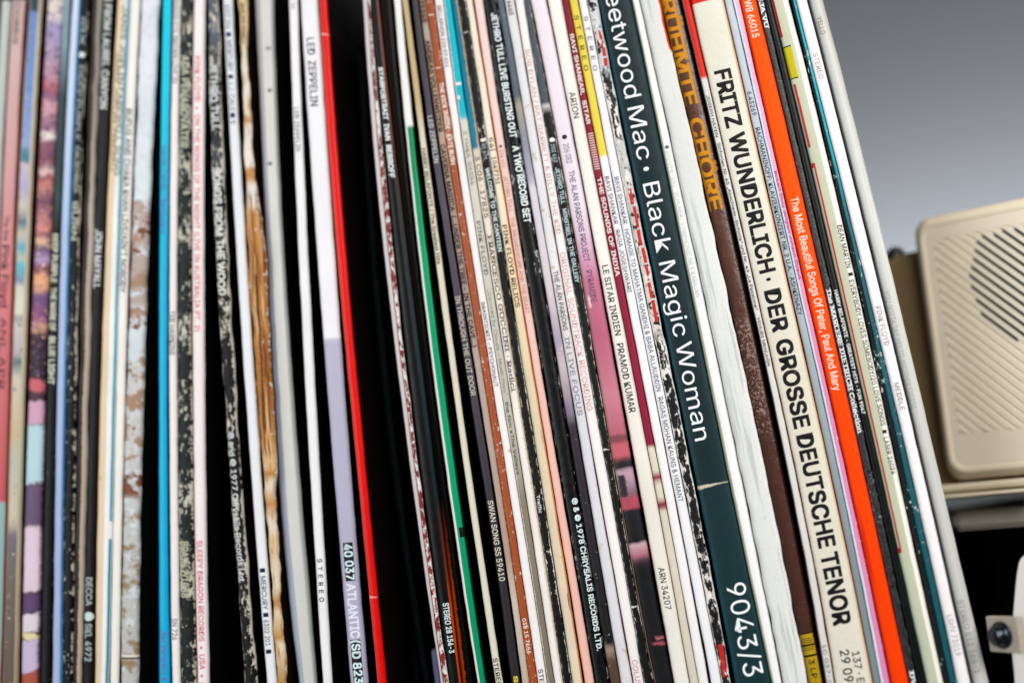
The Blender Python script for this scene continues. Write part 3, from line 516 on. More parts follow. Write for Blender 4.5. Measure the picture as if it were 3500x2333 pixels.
S('0:2005,2040 200:2047,2079 400:2084,2119 683:2141,2176 967:2193,2228 1167:2240,2269 1367:2277,2318 1650:2338,2374 1933:2388,2418 2133:2432,2464 2333:2466,2498',
  'very battered black and white sleeve with red printing', [(-450, '#d6d6d6'), (230, '#c9ccd0'), (262, '#1c2226'), (470, '#181d1f'), (480, '#c8c8c4'), (620, '#bdbdb8'), (1130, '#d8d2c8'), (1180, '#14181a'), (2800, '#101415')], warp=.03,
  rag=3, wear=('#ece6de', .575, .26, .35, .5), bump=.6, cover='#070809', blotch=[('#101416', .28, .56, .02)], spec=.2,
  slots=[(y0_, y1_, a_, b_, '#c32016') for y0_, y1_, a_, b_ in [(106, 138, .5, .85), (140, 160, .45, .85), (164, 194, .5, .85), (200, 228, .5, .9), (645, 700, .4, .75), (706, 780, .5, .8), (786, 840, .45, .8), (848, 900, .5, .85), (906, 960, .45, .75), (966, 1020, .4, .75), (1026, 1100, .45, .8), (2200, 2310, .25, .8)]])
S('0:2044,2155 200:2089,2198 400:2123,2244 683:2181,2304 967:2238,2348 1167:2284,2390 1367:2323,2432 1650:2380,2498 1933:2440,2556 2133:2470,2598 2333:2516,2634',
  'very wide dark teal box with large white lettering and numbers', [(-450, '#0e2a2f'), (1200, '#0f2b30'), (1640, '#102e33'), (1660, '#0f3338'), (2800, '#0f3439')], name='record_box', left=('#0d4450', .09), right=('#1c4a54', .93), wear=('#a8c0bc', .80, .13, .1), cracks=[(1655, '#cfc4a8', 8)], streak=('#2f5a60', .70, 1.6, .02), cover='#0a1a1e', jag=.02, grain=.14,
  texts=[('Fleetwood', -99, 339, '#eef0f0', dict(fh=.5, fc=.47)), ('Mac', 360, 550, '#eef0f0', dict(fh=.5, fc=.47)), ('●', 570, 587, '#eef0f0', dict(fh=.16, fc=.42)), ('Black', 619, 867, '#eef0f0', dict(fh=.5, fc=.47)), ('Magic', 888, 1154, '#eef0f0', dict(fh=.5, fc=.47)), ('Woman', 1164, 1508, '#eef0f0', dict(fh=.5, fc=.47)), ('9043/3', 1985, 2312, '#eef2f2', dict(fh=.56, fc=.56))])
S('0:2158,2184 200:2201,2228 400:2247,2278 683:2307,2338 967:2350,2394 1167:2392,2434 1367:2434,2475 1650:2500,2540 1933:2559,2600 2133:2599,2636 2333:2636,2669',
  'white sleeve with pale blue print and a creamy left edge', [(-450, '#eceae2'), (2800, '#f1eff0')], left=('#b9b89a', .2), cover='#8a8878', jag=.02, depth=-.001,
  texts=[('●', 496, 510, '#5a6a72', dict(fh=.42)), ('201 098-250   SCHUBERT SYMPHONIE NR 9 KARAJAN', 514, 1015, '#c3cdd8', dict(fh=.42))])
S('0:2187,2252 200:2231,2305 400:2281,2350 683:2340,2418 967:2399,2474 1167:2437,2520 1367:2477,2557 1650:2543,2632 1933:2603,2682 2133:2640,2724 2333:2672,2759',
  'thick frayed off white sleeve with streaky grey smudges', [(-450, '#d8d9d2'), (900, '#dbded8'), (2800, '#dedfda')], right=([(-450, '#d83a1c'), (172, '#e0431c'), (178, '#f0efe9'), (2800, '#f2efec')], .9), jag=.07, rag=3.5, streak=('#c0c6c2', .56, .6, .02), blotch=[('#a9b6b8', .4, .74, .05)], depth=-.002, cover='#b8b8b0', bump=.15, stain=.08, grain=.12, rough=.6)
S('0:2256,2326 200:2308,2372 400:2352,2423 683:2420,2490 967:2478,2550 1167:2523,2580 1367:2560,2620 1650:2634,2690 1933:2684,2752 2133:2727,2788 2333:2762,2815',
  'brown leather grained box with tall orange serif letters and a yellow label', [(-450, '#583220'), (600, '#5c3420'), (1200, '#502c20'), (2800, '#47261a')], name='record_box', depth=.003, right=('#3a1c0e', .82), cover='#0c0605', blotch=[('#8f7468', .9, .56, .05, (1090, 1480)), ('#b09a90', 1.4, .62, .04, (1120, 1420))], bump=.3, rough=.25, spec=.6, grain=.16, jag=.01,  # pale patches halfway down paint sheen on the leather
  slots=[(2164, 2234, .0, .8, '#c8a416'), (2234, 2241, 0, .8, '#1c1406'), (2241, 2800, 0, .8, '#c8a416'), (2159, 2164, 0, .8, '#1a1208')],
  texts=[('BERÜHMTE', -130, 362, '#d8900e', dict(fh=.7, bold=.025, fc=.3, serif=True)), ('CHÖRE', 402, 722, '#d8900e', dict(fh=.7, bold=.025, fc=.34, serif=True)), ('3 LP · Stereo', 2250, 2440, '#1c1406', dict(fh=.32, fc=.42)),
         ('(((❋))', 2176, 2222, '#221a08', dict(fh=.5, fc=.42))])
S('0:2329,2356 200:2378,2403 400:2424,2447 683:2492,2514 967:2555,2579 1167:2594,2617 1367:2642,2664 1650:2700,2724 1933:2757,2786 2133:2793,2819 2333:2822,2849',
  'thin sleeve, red at the top and grey white below, with small black print', [(-450, '#cc1c10'), (268, '#d4200e'), (271, '#d6d6d2'), (2800, '#d4d0cc')], left=('#6a665c', .14), cover='#0c0a09', jag=.01,
  texts=[('JOSEPH HAYDN', 325, 470, '#3a3a3a', dict(fh=.44)), ('Sinfonien Nr. 45 „Abschieds-Sinfonie“ und Nr. 49 „La Passione“', 488, 1060, '#3a3a3a', dict(fh=.44)), ('YEHUDI MENUHIN', 1082, 1250, '#3a3a3a', dict(fh=.44)), ('1C 037-00 859', 2200, 2420, '#7a766e', dict(fh=.42))])
S('0:2359,2476 200:2405,2519 400:2449,2560 683:2517,2630 967:2581,2697 1167:2619,2739 1367:2666,2785 1650:2726,2845 1933:2789,2906 2133:2822,2945 2333:2852,2986',
  'widest box, cream coloured, with very large black sans serif capitals', [(-450, '#dcd8c8'), (600, '#dedbcb'), (1400, '#dad4c2'), (2800, '#dcd8ca')], name='record_box', right=('#dcc59c', .93), left=('#b08a58', .03), cover='#3a3024', rough=.38, bump=.4, grain=.05, jag=.02,
  slots=[(-450, 5, 0, .95, '#d4200e')],
  texts=[('FRITZ', 236, 439, '#0c0d0e', dict(fh=.47, bold=.032, fc=.47, fade=.0, to='#b8b6aa')), ('WUNDERLICH', 452, 935, '#0c0d0e', dict(fh=.47, bold=.032, fc=.47, fade=.02, to='#b8b6aa')), ('DER', 986, 1135, '#0c0d0e', dict(fh=.47, bold=.032, fc=.47, fade=.1, to='#b8b6aa')), ('GROSSE', 1156, 1464, '#0c0d0e', dict(fh=.47, bold=.032, fc=.47, fade=.08, to='#b8b6aa')), ('DEUTSCHE', 1479, 1872, '#0c0d0e', dict(fh=.47, bold=.032, fc=.47, fade=.04, to='#b8b6aa')), ('TENOR', 1883, 2136, '#0c0d0e', dict(fh=.47, bold=.032, fc=.47, fade=.02, to='#b8b6aa')), ('●', 948, 962, '#0c0d0e', dict(fh=.14, fc=.44)),
         ('137 · EXTRA', 2222, 2420, '#2a2826', dict(fh=.2, fc=.68)), ('29 0988 3', 2216, 2420, '#1c1b1a', dict(fh=.24, fc=.38))])
S('0:2478,2505 200:2521,2545 400:2563,2592 683:2634,2661 967:2700,2726 1167:2742,2767 1367:2788,2814 1650:2848,2874 1933:2908,2930 2133:2947,2970 2333:2988,3010',
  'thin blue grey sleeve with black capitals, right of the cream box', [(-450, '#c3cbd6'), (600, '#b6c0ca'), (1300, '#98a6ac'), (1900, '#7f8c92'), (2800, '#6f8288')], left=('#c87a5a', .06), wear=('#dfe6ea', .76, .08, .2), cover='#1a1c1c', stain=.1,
  texts=[('6.43269', 312, 396, '#3a4a58', dict(fh=.56)), ('RACHMANINOFF: KLAVIERKONZERT NR. 2 U.A. · ASHKENAZY', 435, 1078, '#1f2a30', dict(fh=.58))])
S('0:2508,2529 200:2548,2566 400:2595,2616 683:2664,2684 967:2729,2748 1167:2769,2792 1367:2816,2836 1650:2877,2900 1933:2932,2959 2133:2972,3001 2333:3013,3043',
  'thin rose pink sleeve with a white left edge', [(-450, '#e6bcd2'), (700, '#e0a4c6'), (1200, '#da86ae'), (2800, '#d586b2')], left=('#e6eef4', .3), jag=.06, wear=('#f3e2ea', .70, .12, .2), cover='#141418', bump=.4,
  texts=[('Robert Stolz dirigiert Johann Strauß', 584, 956, '#b02a78', dict(fh=.5, fc=.56))])
S('0:2531,2588 200:2568,2632 400:2618,2681 683:2687,2753 967:2750,2813 1167:2794,2856 1367:2838,2898 1650:2902,2963 1933:2961,3023 2133:3004,3068 2333:3046,3107',
  'vivid orange box with neat white lettering', [(-450, '#f05208'), (700, '#f45204'), (1400, '#f44400'), (2800, '#f23800')], name='record_box', left=([(-450, '#e83c08'), (2800, '#d82402')], .12), right=('#d83004', .94), cover='#4a1204', rough=.5, spec=.08, stain=.05, streak=('#e02802', .66, .5, .02, (1300, 2333)), jag=.01,
  texts=[('WB 66015', 0, 131, '#f6e0d2', dict(fh=.4, fc=.45)), ('The Most Beautiful Songs Of Peter, Paul And Mary', 672, 1336, '#f6dccc', dict(fh=.42, fc=.5))])
S('0:2590,2613 200:2634,2652 400:2682,2702 683:2756,2778 967:2815,2838 1167:2858,2882 1367:2900,2924 1650:2966,2990 1933:3026,3052 2133:3071,3097 2333:3110,3133',
  'black sleeve with bold white serif letters beside the orange box', [(-450, '#1a1c1c'), (250, '#33332f'), (500, '#38372f'), (900, '#232320'), (1300, '#14161a'), (2800, '#151515')], left=('#3c5a74', .08), cover='#08090a', wear=('#8f9ca8', .70, .16, .3), bump=.8, rough=.3, spec=.5, blotch=[('#14140f', .5, .6, .04)],
  texts=[('DEJA VU', -38, 100, '#f0f2f2', dict(fh=.66, bold=.02, serif=True)), ('The MARLENE DIETRICH Collection', 985, 1482, '#eceeee', dict(fh=.64, bold=.012, serif=True)), ('DVS 10', 2288, 2420, '#f0f2f2', dict(fh=.6, bold=.02, serif=True))])
S('0:2615,2634 200:2654,2680 400:2704,2728 683:2780,2802 967:2840,2863 1167:2884,2906 1367:2926,2949 1650:2992,3014 1933:3054,3081 2133:3099,3127 2333:3135,3163',
  'black sleeve with small white sans capitals, next to the sage green one', [(-450, '#1d2020'), (700, '#1f1e1a'), (1300, '#161616'), (2800, '#121313')], right=('#0c2a24', .94), cover='#08090a', wear=('#8f9a98', .80, .06, .2), rough=.35,
  texts=[('HARRY BELAFONTE - GREATEST HITS - FUN 9047', 990, 1414, '#e8eae6', dict(fh=.5, bold=.015, fc=.5))])
S('0:2636,2697 200:2682,2746 400:2731,2794 683:2805,2864 967:2865,2932 1167:2908,2972 1367:2951,3011 1650:3017,3075 1933:3083,3141 2133:3129,3184 2333:3165,3224',
  'sage green sleeve with a thin red line, yellow block and cream right side', [(-450, '#c3c6ac'), (1700, '#bcc0a4'), (2800, '#bcc2b0')], left=('#86b8a0', .04), right=('#f0ece0', .67), jag=.006, cover='#060505', rough=.35, stain=.03,
  slots=[(158, 262, .02, .46, '#c4b400'), (154, 158, .02, .46, '#17180f'), (262, 266, .02, .46, '#17180f'),
         (-200, 122, .04, .16, '#b81018'), (283, 500, .09, .22, '#b81018'), (552, 568, .03, .23, '#b81018'), (568, 1878, .13, .23, '#b81018'), (1866, 1884, .03, .215, '#b81018')],
  texts=[('DEAN MARTIN', 768, 916, '#16160f', dict(fh=.26, fc=.78)), ('■', 930, 944, '#16160f', dict(fh=.24, fc=.78)), ('EVERYBODY LOVES SOMEBODY/20 LOVE SONGS', 955, 1455, '#16160f', dict(fh=.26, fc=.76)), ('■', 1467, 1481, '#16160f', dict(fh=.24, fc=.74)), ('LASER 26024', 1492, 1620, '#16160f', dict(fh=.26, fc=.73))])
S('0:2704,2720 200:2750,2766 400:2798,2818 683:2872,2894 967:2936,2960 1167:2976,3006 1367:3016,3051 1650:3080,3120 1933:3144,3188 2133:3187,3229 2333:3228,3269',
  'turquoise sleeve, darkening to teal and black, chipped along its length', [(-450, '#00aebc'), (450, '#00a5b4'), (700, '#006c7a'), (1000, '#005560'), (2800, '#004e58')], left=([(-450, '#031c20'), (600, '#03181c'), (2800, '#04171a')], .5), jag=.03, rag=1.5, wear=('#e2efea', .675, .06, .4, .8), cover='#050505', bump=.4)  # near-black left half paints the side turned from the light
S('0:2722,2762 200:2768,2807 400:2819,2860 683:2896,2938 967:2962,3005 1167:3008,3047 1367:3054,3097 1650:3122,3164 1933:3190,3230 2133:3232,3275 2333:3271,3318',
  'white sleeve with thin grey lettering, second from the right end', [(-450, '#f0e8e6'), (700, '#f3ecee'), (2800, '#ece9e9')], right=('#a87a74', .97), cover='#2a2020',
  texts=[('STEREO', 180, 272, '#b8a49c', dict(fh=.42)), ('PINK FLOYD', 1044, 1182, '#a8a09e', dict(fh=.44)), ('MEDDLE', 1305, 1402, '#9a9290', dict(fh=.42)), ('LSHV 73019', 2098, 2240, '#aaa6a2', dict(fh=.44))])
S('0:2764,2814 200:2809,2867 400:2862,2914 683:2940,2996 967:3007,3057 1167:3049,3103 1367:3099,3151 1650:3166,3219 1933:3232,3290 2133:3277,3336 2333:3320,3380',
  'greyish translucent sleeve closing the row at the right end', [(-450, '#c6c5bd'), (600, '#d4d6d2'), (1500, '#cdcdc8'), (2800, '#c2c1bc')], left=([(-450, '#9fb4ba'), (2800, '#7f9096')], .14), right=([(-450, '#b8b3a4'), (900, '#c9ccc4'), (2800, '#b4b2ac')], .68), jag=.01, rough=.25, depth=.004, cover='#3c3a34', stain=.04,
  texts=[('YELLO', 56, 120, '#8f8c86', dict(fh=.34, fc=.42)), ('YOU GOTTA SAY YES TO ANOTHER EXCESS', 992, 1398, '#b3b8b6', dict(fh=.34, fc=.34)), ('STEREO 812 166-1', 2046, 2300, '#a09e9c', dict(fh=.34, fc=.45))])


# edge tables, cleaned so that neighbours never cross
for s in SLEEVES:
    ys = [e[0] for e in s['edges']]
    n = s['deg'] or (3 if len(ys) >= 7 else 2 if len(ys) >= 3 else 1)
    if s['raw']:
        def interp(y, k, e=s['edges']):
            if y <= e[0][0]: a, b = e[0], e[1]
            elif y >= e[-1][0]: a, b = e[-2], e[-1]
            else:
                i = max(j for j in range(len(e) - 1) if e[j][0] <= y); a, b = e[i], e[i + 1]
            return a[k] + (b[k] - a[k]) * (y - a[0]) / (b[0] - a[0])
        s['L'] = [interp(y, 1) for y in GRID]; s['R'] = [interp(y, 2) for y in GRID]
        for k in ('L', 'R'):
            for _ in range(3):
                q = s[k]; s[k] = [q[0]] + [(q[i - 1] + 2 * q[i] + q[i + 1]) / 4 for i in range(1, len(q) - 1)] + [q[-1]]
    else:
        cl = polyfit(ys, [e[1] for e in s['edges']], n); cr = polyfit(ys, [e[2] for e in s['edges']], n)
        s['L'] = [peval(cl, y) for y in GRID]; s['R'] = [peval(cr, y) for y in GRID]
    for i in range(len(GRID)):
        if s['R'][i] - s['L'][i] < 9:
            c = (s['R'][i] + s['L'][i]) / 2; s['L'][i], s['R'][i] = c - 4.5, c + 4.5
rg = random.Random(3)
for s in SLEEVES:                              # frayed card: the edges wander
    am = s['rag'] or 0.9
    for k in ('L', 'R'):
        n1 = [rg.uniform(-1, 1) for _ in range(len(GRID) + 2)]
        n2 = [rg.uniform(-1, 1) for _ in range(len(GRID) // 4 + 3)]
        for i in range(len(GRID)):
            q = i / 4; a_ = int(q)
            s[k][i] += am * (0.5 * (n1[i] + .5 * n1[i + 1]) + 0.8 * (n2[a_] * (1 - q + a_) + n2[a_ + 1] * (q - a_)))
for a, b in zip(SLEEVES, SLEEVES[1:]):
    if a['top'] is not None or b['top'] is not None: continue
    for i in range(len(GRID)):
        if b['L'][i] < a['R'][i] + 2.0:
            c = (b['L'][i] + a['R'][i]) / 2
            a['R'][i] = min(a['R'][i], max(c - 1.0, a['L'][i] + 8)); b['L'][i] = a['R'][i] + 2.0
            if b['R'][i] < b['L'][i] + 8: b['R'][i] = b['L'][i] + 8
def tab(t, y):
    f = (y - GRID[0]) / 20.0; i = max(0, min(len(GRID) - 2, int(f))); f -= i
    return t[i] + (t[i + 1] - t[i]) * f

FS = [0, .03, .08, .16, .3, .5, .7, .84, .92, .97, 1]
def prof(f, wd):
    t_ = abs(2 * f - 1)
    r_ = min(0.28 * wd, 0.0013)
    z = 0.05 * wd * (1 - t_ * t_)
    edge = 1 - 2 * r_ / wd
    if t_ > edge:
        q = (t_ - edge) / (1 - edge)
        z -= r_ * (1 - math.sqrt(max(0, 1 - q * q)))
    return z
def lean(s, y):                    # tangent of the spine's lean in the picture at row y
    c = lambda q: (tab(s['L'], q) + tab(s['R'], q)) / 2
    return (c(y + 30) - c(y - 30)) / 60
def wpx(s, y): return tab(s['R'], y) - tab(s['L'], y)
def spine_point(s, f, y, lift=0.0):
    L, Rr = at(tab(s['L'], y), y, s['depth']), at(tab(s['R'], y), y, s['depth'])
    p = L.lerp(Rr, f)
    wd = (Rr - L).length
    k = max(q for q in range(len(FS) - 1) if FS[q] <= f + 1e-9)
    p.y -= prof(FS[k], wd) + (prof(FS[k + 1], wd) - prof(FS[k], wd)) * (f - FS[k]) / (FS[k + 1] - FS[k]) + lift
    return p

def build(s, idx):
    mid = lambda y: (tab(s['L'], y) + tab(s['R'], y)) / 2
    def solve(z):
        a, b = -470.0, 2860.0
        for _ in range(30):
            c = (a + b) / 2
            if at(mid(c), c, s['depth']).z > z: a = c
            else: b = c
        return (a + b) / 2
    ztop = 0.3135 + random.uniform(-.0015, .0015)
    y0 = s['top'] if s['top'] is not None else solve(ztop)
    y1 = solve(0.0012)
    nrow = 150 if s['top'] is None else 60
    ys = [y0 + (y1 - y0) * i / nrow for i in range(nrow + 1)]
    foot = at(mid(y1), y1, s['depth']); foot.z = 0.0
    root = empty(s['name'], foot)
    tag(root, s['label'], 'record', 'record sleeves standing in the row')
    if s['name'] == 'record_box': root['category'] = 'record box'
    # spine
    vs, fs, uvs = [], [], []
    nf = len(FS)
    for j, y in enumerate(ys):
        for f in FS:
            p = spine_point(s, f, y)
            if s['top'] is not None and j == 0: p.y += 0.004 * (0.3 + abs(f - .5))
            vs.append(p); uvs.append((f, (y + (f - .5) * wpx(s, y) * lean(s, y)) / 2333))
    for j in range(nrow):
        for i in range(nf - 1):
            a = j * nf + i
            fs.append((a, a + nf, a + nf + 1, a + 1))
    wmm = (tab(s['R'], 1166) - tab(s['L'], 1166)) * 0.1
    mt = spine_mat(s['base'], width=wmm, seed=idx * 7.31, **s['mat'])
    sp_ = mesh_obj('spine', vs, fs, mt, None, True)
    ul = sp_.data.uv_layers.new(name='spine')
    for lp in sp_.data.loops: ul.data[lp.index].uv = uvs[lp.vertex_index]
    settle(sp_, root)
    # cover: the two panels running back from the spine, closed at back, top and foot
    vs, fs = [], []
    for j, y in enumerate(ys):
        a, b = vs_edge(s, 0, y), vs_edge(s, 1, y)
        inx = min(0.0002, (b.x - a.x) * .06)
        a.x += inx; b.x -= inx
        vs += [a, Vector((a.x, a.y + 0.312, a.z)), Vector((b.x, b.y + 0.312, b.z)), b]
    for j in range(nrow):
        k = j * 4
        for q in range(3): fs.append((k + q, k + q + 1, k + q + 5, k + q + 4))
    e = nrow * 4
    fs += [(0, 3, 2, 1), (e, e + 1, e + 2, e + 3)]
    cv = mesh_obj('cover', vs, fs, plain(s['cover'], 0.5, 0.2, grain=0.1, scale=120, name='cover_card'))
    settle(cv, root)
    # lettering
    for tx in s['texts']:
        body, ya, yb, col = tx[:4]
        o = dict(fc=.5, fh=.55, bold=0.0, serif=False, sp=1.0, fade=0.0, to='#f0ede6', lower=False, nm='title_lettering')
        o.update(tx[4] if len(tx) > 4 else {})
        gv, gf = layout(body, o['bold'], o['serif'], o['sp'])
        x0, x1 = min(p[0] for p in gv), max(p[0] for p in gv)
        e_ = abs(o['fh'] * .5 * wpx(s, ya) * lean(s, ya)); ya += e_; yb -= e_
        bt = bmesh.new()
        bvs = []
        b_ = o['bold'] * 0.45 + 0.010 if o['fh'] * wpx(s, ya) < 32 else o['bold'] * 0.8
        for k_, (dx, dy) in enumerate([(0, 0), (-b_, -b_), (b_, -b_), (-b_, b_), (b_, b_)] if b_ else [(0, 0)]):
            nv = [bt.verts.new((ya + (x + dx - x0) / (x1 - x0) * (yb - ya), o['fc'] - o['fh'] / 2 + (y + dy) / CAPH * o['fh'], k_)) for (x, y) in gv]
            for f_ in gf:
                try: bt.faces.new([nv[q] for q in f_])
                except ValueError: pass
            bvs += nv
        lo, hi = min(v.co.y for v in bvs), max(v.co.y for v in bvs)
        for c_ in FS:
            if lo < c_ < hi: bmesh.ops.bisect_plane(bt, geom=bt.verts[:] + bt.edges[:] + bt.faces[:], plane_co=(0, c_, 0), plane_no=(0, 1, 0), dist=1e-5)
        for v in bt.verts:
            ff = max(.01, min(.99, v.co.y)); yy = v.co.x; yy -= (ff - o['fc']) * wpx(s, yy) * lean(s, yy)
            v.co = spine_point(s, ff, yy, 0.00005 + 0.000006 * round(v.co.z))
        t_ = bm_obj(o['nm'], bt, ink(col, o['fade'], o['to']))
        t_.parent = sp_
        t_.matrix_parent_inverse = Matrix.Translation(-Vector(root.location)) if False else Matrix.Identity(4)
    return root, sp_
def vs_edge(s, f, y):
    return spine_point(s, f, y)
built = []
for i_, s in enumerate(SLEEVES):
    built.append(build(s, i_))

# ------------------------------------------------------------------ behind and beside the row
def box_bm(bm, o, ex, ey, ez, x0, x1, y0, y1, z0, z1, bev=0.0, seg=3):
    """box in a local frame (origin o, axes ex, ey, ez)"""
    b = bmesh.new(); bmesh.ops.create_cube(b, size=1.0)
    for v in b.verts:
        v.co = Vector((x0 + (v.co.x + .5) * (x1 - x0), y0 + (v.co.y + .5) * (y1 - y0), z0 + (v.co.z + .5) * (z1 - z0)))
    if bev: bmesh.ops.bevel(b, geom=b.edges[:], offset=bev, segments=seg, affect='EDGES', profile=.5)
    mp = {}
    for v in b.verts: mp[v] = bm.verts.new(o + ex * v.co.x + ey * v.co.y + ez * v.co.z)
    for f in b.faces: bm.faces.new([mp[v] for v in f.verts])
    b.free()
X, Y, Z = Vector((1, 0, 0)), Vector((0, 1, 0)), Vector((0, 0, 1))
O0 = Vector((0, 0, 0))
def solid(name, dims, mat, parent=None, bev=0.0, frame=(O0, X, Y, Z), smooth=True):
    bm = bmesh.new(); box_bm(bm, *frame, *dims, bev)
    o = bm_obj(name, bm, mat, None, bool(bev) and smooth)
    if parent: settle(o, parent)
    return o

# wall and the shelf the records stand on
wl = mesh_obj('wall', [(-1.6, .62, -1.0), (1.8, .62, -1.0), (1.8, .62, 1.6), (-1.6, .62, 1.6)], [(0, 1, 2, 3)], plain('#4d4e50', .85, .1, grain=.03, scale=60, bump=.1, name='painted_wall'))
tag(wl, kind='structure')
sh_ = solid('shelf', (-.42, .176, -.012, .33, -.02, 0.0), plain('#2a211b', .5, .3, grain=.15, scale=60, name='shelf_wood'), bev=.001)
tag(sh_, kind='structure')

# cream loudspeaker
psi = R(30)
P0 = at(3108, 751, .062)
ex = Vector((math.cos(psi), -math.sin(psi), 0)); ey = Vector((math.sin(psi), math.cos(psi), 0))
nrm = ey
def spk(px, py):
    p = on_plane(px, py, P0, nrm) - P0
    return p.dot(ex), p.z
tlx, tlz = spk(3108, 751)
blx, blz = spk(3246, 1644)
H = -blz; W_ = .20
sbz = spk(3254, 1702)[1]
zb = P0.z + blz
FR = (P0, ex, ey, Z)
spk_root = empty('loudspeaker', P0 + ex * W_ / 2 + ey * .09 + Z * sbz)
tag(spk_root, 'cream plastic loudspeaker with a diagonally slotted grille, right of the records', 'loudspeaker')
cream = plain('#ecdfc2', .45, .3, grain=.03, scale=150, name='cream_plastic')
shade = plain('#8a7352', .5, .25, grain=.04, scale=150, name='shaded_tan_plastic')  # shell's shadow put into a darker copy of the cream
# cabinet with a pale top board, under the loudspeaker and turned the same way
CP = at(3262, 1780, .075)
def cz(py): return on_plane(3330, py, CP, nrm).z
ub, lb = cz(1744), cz(1808)
CF = (Vector((CP.x, CP.y, 0)), ex, ey, Z)
cb = empty('cabinet', CP + ex * .2 + ey * .2 + Z * (-.3 - CP.z))
tag(cb, 'black cabinet with a pale top board, below the cream loudspeaker', 'cabinet')
def prism(name, foot, z0, z1, mat, parent, bev):
    bm = bmesh.new()
    lo_ = [bm.verts.new((x, y, z0)) for x, y in foot]; hi_ = [bm.verts.new((x, y, z1)) for x, y in foot]
    bm.faces.new(lo_[::-1]); bm.faces.new(hi_)
    for q in range(len(foot)): bm.faces.new((lo_[q], lo_[(q + 1) % len(foot)], hi_[(q + 1) % len(foot)], hi_[q]))
    bmesh.ops.recalc_face_normals(bm, faces=bm.faces[:])
    bmesh.ops.bevel(bm, geom=bm.edges[:], offset=bev, segments=2, affect='EDGES')
    settle(bm_obj(name, bm, mat), parent)
def fp(dx, dy): p = CP + ex * dx + ey * dy; return (p.x, p.y)
a_, b_ = fp(.010, .006), fp(.36, .006)
prism('body', [a_, b_, (b_[0], .58), (a_[0], .58)], -.3, lb - .0005, plain('#030303', .8, .02, grain=.2, scale=90, name='black_lacquer'), cb, .001)
a_, b_ = fp(0, 0), fp(.37, 0)
prism('top_board', [a_, b_, (b_[0], .585), (a_[0], .585)], lb, ub, plain('#e0d7c4', .5, .3, grain=.06, scale=80, name='pale_laminate'), cb, .0015)
# back shell: smaller than the bezel and reaching further left
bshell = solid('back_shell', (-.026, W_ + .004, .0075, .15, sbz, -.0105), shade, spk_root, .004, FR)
# bezel with a rounded front, as a frame round the grille panel
gx0, gz1 = .0185, spk(3230, 815)[1]
g0 = blz + .0066
bm = bmesh.new()
def rrect(x0, x1, z0, z1, r, n=6):
    pts = []
    for cx, cz, a0 in ((x1 - r, z1 - r, 0), (x0 + r, z1 - r, 90), (x0 + r, z0 + r, 180), (x1 - r, z0 + r, 270)):
        for i in range(n + 1):
            a = R(a0 + 90 * i / n); pts.append((cx + r * math.cos(a), cz + r * math.sin(a)))
    return pts
rings = [(rrect(0, W_, blz, 0, .006), .0068), (rrect(0, W_, blz, 0, .006), .004), (rrect(.0008, W_ - .0008, blz + .0008, -.0008, .006), .0016), (rrect(.003, W_ - .003, blz + .003, -.003, .006), 0.0),
         (rrect(.0042, W_ - .0042, blz + .0042, -.0042, .005), 0.0), (rrect(.0046, W_ - .0046, blz + .0046, -.0046, .0047), .0002), (rrect(.0046, W_ - .0046, blz + .0046, -.0046, .0047), .006)]
rv = [[bm.verts.new(P0 + ex * x + ey * d + Z * z) for x, z in pts] for pts, d in rings]
for a, b in zip(rv, rv[1:]):
    for i in range(len(a)):
        j = (i + 1) % len(a); bm.faces.new((a[i], a[j], b[j], b[i]))
bmesh.ops.recalc_face_normals(bm, faces=bm.faces[:])
bz = bm_obj('bezel', bm, cream, None, True); settle(bz, spk_root)
nb = len(rv[0])
for q, p_ in enumerate(bz.data.polygons): p_.use_smooth = q // nb < 3
# a lip line along the foot of the bezel
solid('foot_rail', (-.010, W_ + .003, .0015, .02, blz - .0040, blz - .0012), cream, spk_root, .001, FR)
solid('foot_rail', (-.004, W_ + .003, -.0005, .02, sbz - .0004, blz - .0048), cream, spk_root, .001, FR)
# grille: panel with diagonal grooves; those in front of the cone get dark strips
px0, px1, pz0, pz1 = .0045, W_ - .0045, blz + .0045, -.0045
c_ctr = spk(3560, 925); c_rad = (spk(3560, 925)[0] - spk(3312, 960)[0])
step_v = abs(spk(3330, 900)[1] - spk(3330, 938)[1])
A0 = spk(3335, 855); A1 = spk(3500, 973)
slope = (A1[1] - A0[1]) / (A1[0] - A0[0])
gx_l, gx_r = spk(3212, 1000)[0], W_ - .02
gz_t, gz_b = spk(3215, 815)[1], spk(3330, 1480)[1]
t = NT('grille_plastic')
tc = t.node('ShaderNodeTexCoord').outputs['Object']
t.b.inputs['Roughness'].default_value = .5
t.put(t.b.inputs['Base Color'], t.mix(t.noise(tc, 150, 3), lin('#e8dcc2'), lin('#eee3cb')))
gp_mat = t.m
bm = bmesh.new()
dy_t, dy_g = .00018, .0006                                   # panel face and groove floor, behind the bezel front
def P(x, z, d): return bm.verts.new(P0 + ex * x + ey * d + Z * z)
def quad(a, b, c, d, dd):
    try: bm.faces.new([P(*a, dd), P(*b, dd), P(*c, dd), P(*d, dd)])
    except ValueError: pass
# frame of the panel round the slotted field
for (xa, xb, za, zc) in ((px0, gx_l, pz0, pz1), (gx_r, px1, pz0, pz1), (gx_l, gx_r, gz_t, pz1), (gx_l, gx_r, pz0, gz_b)):
    quad((xa, za), (xb, za), (xb, zc), (xa, zc), dy_t)
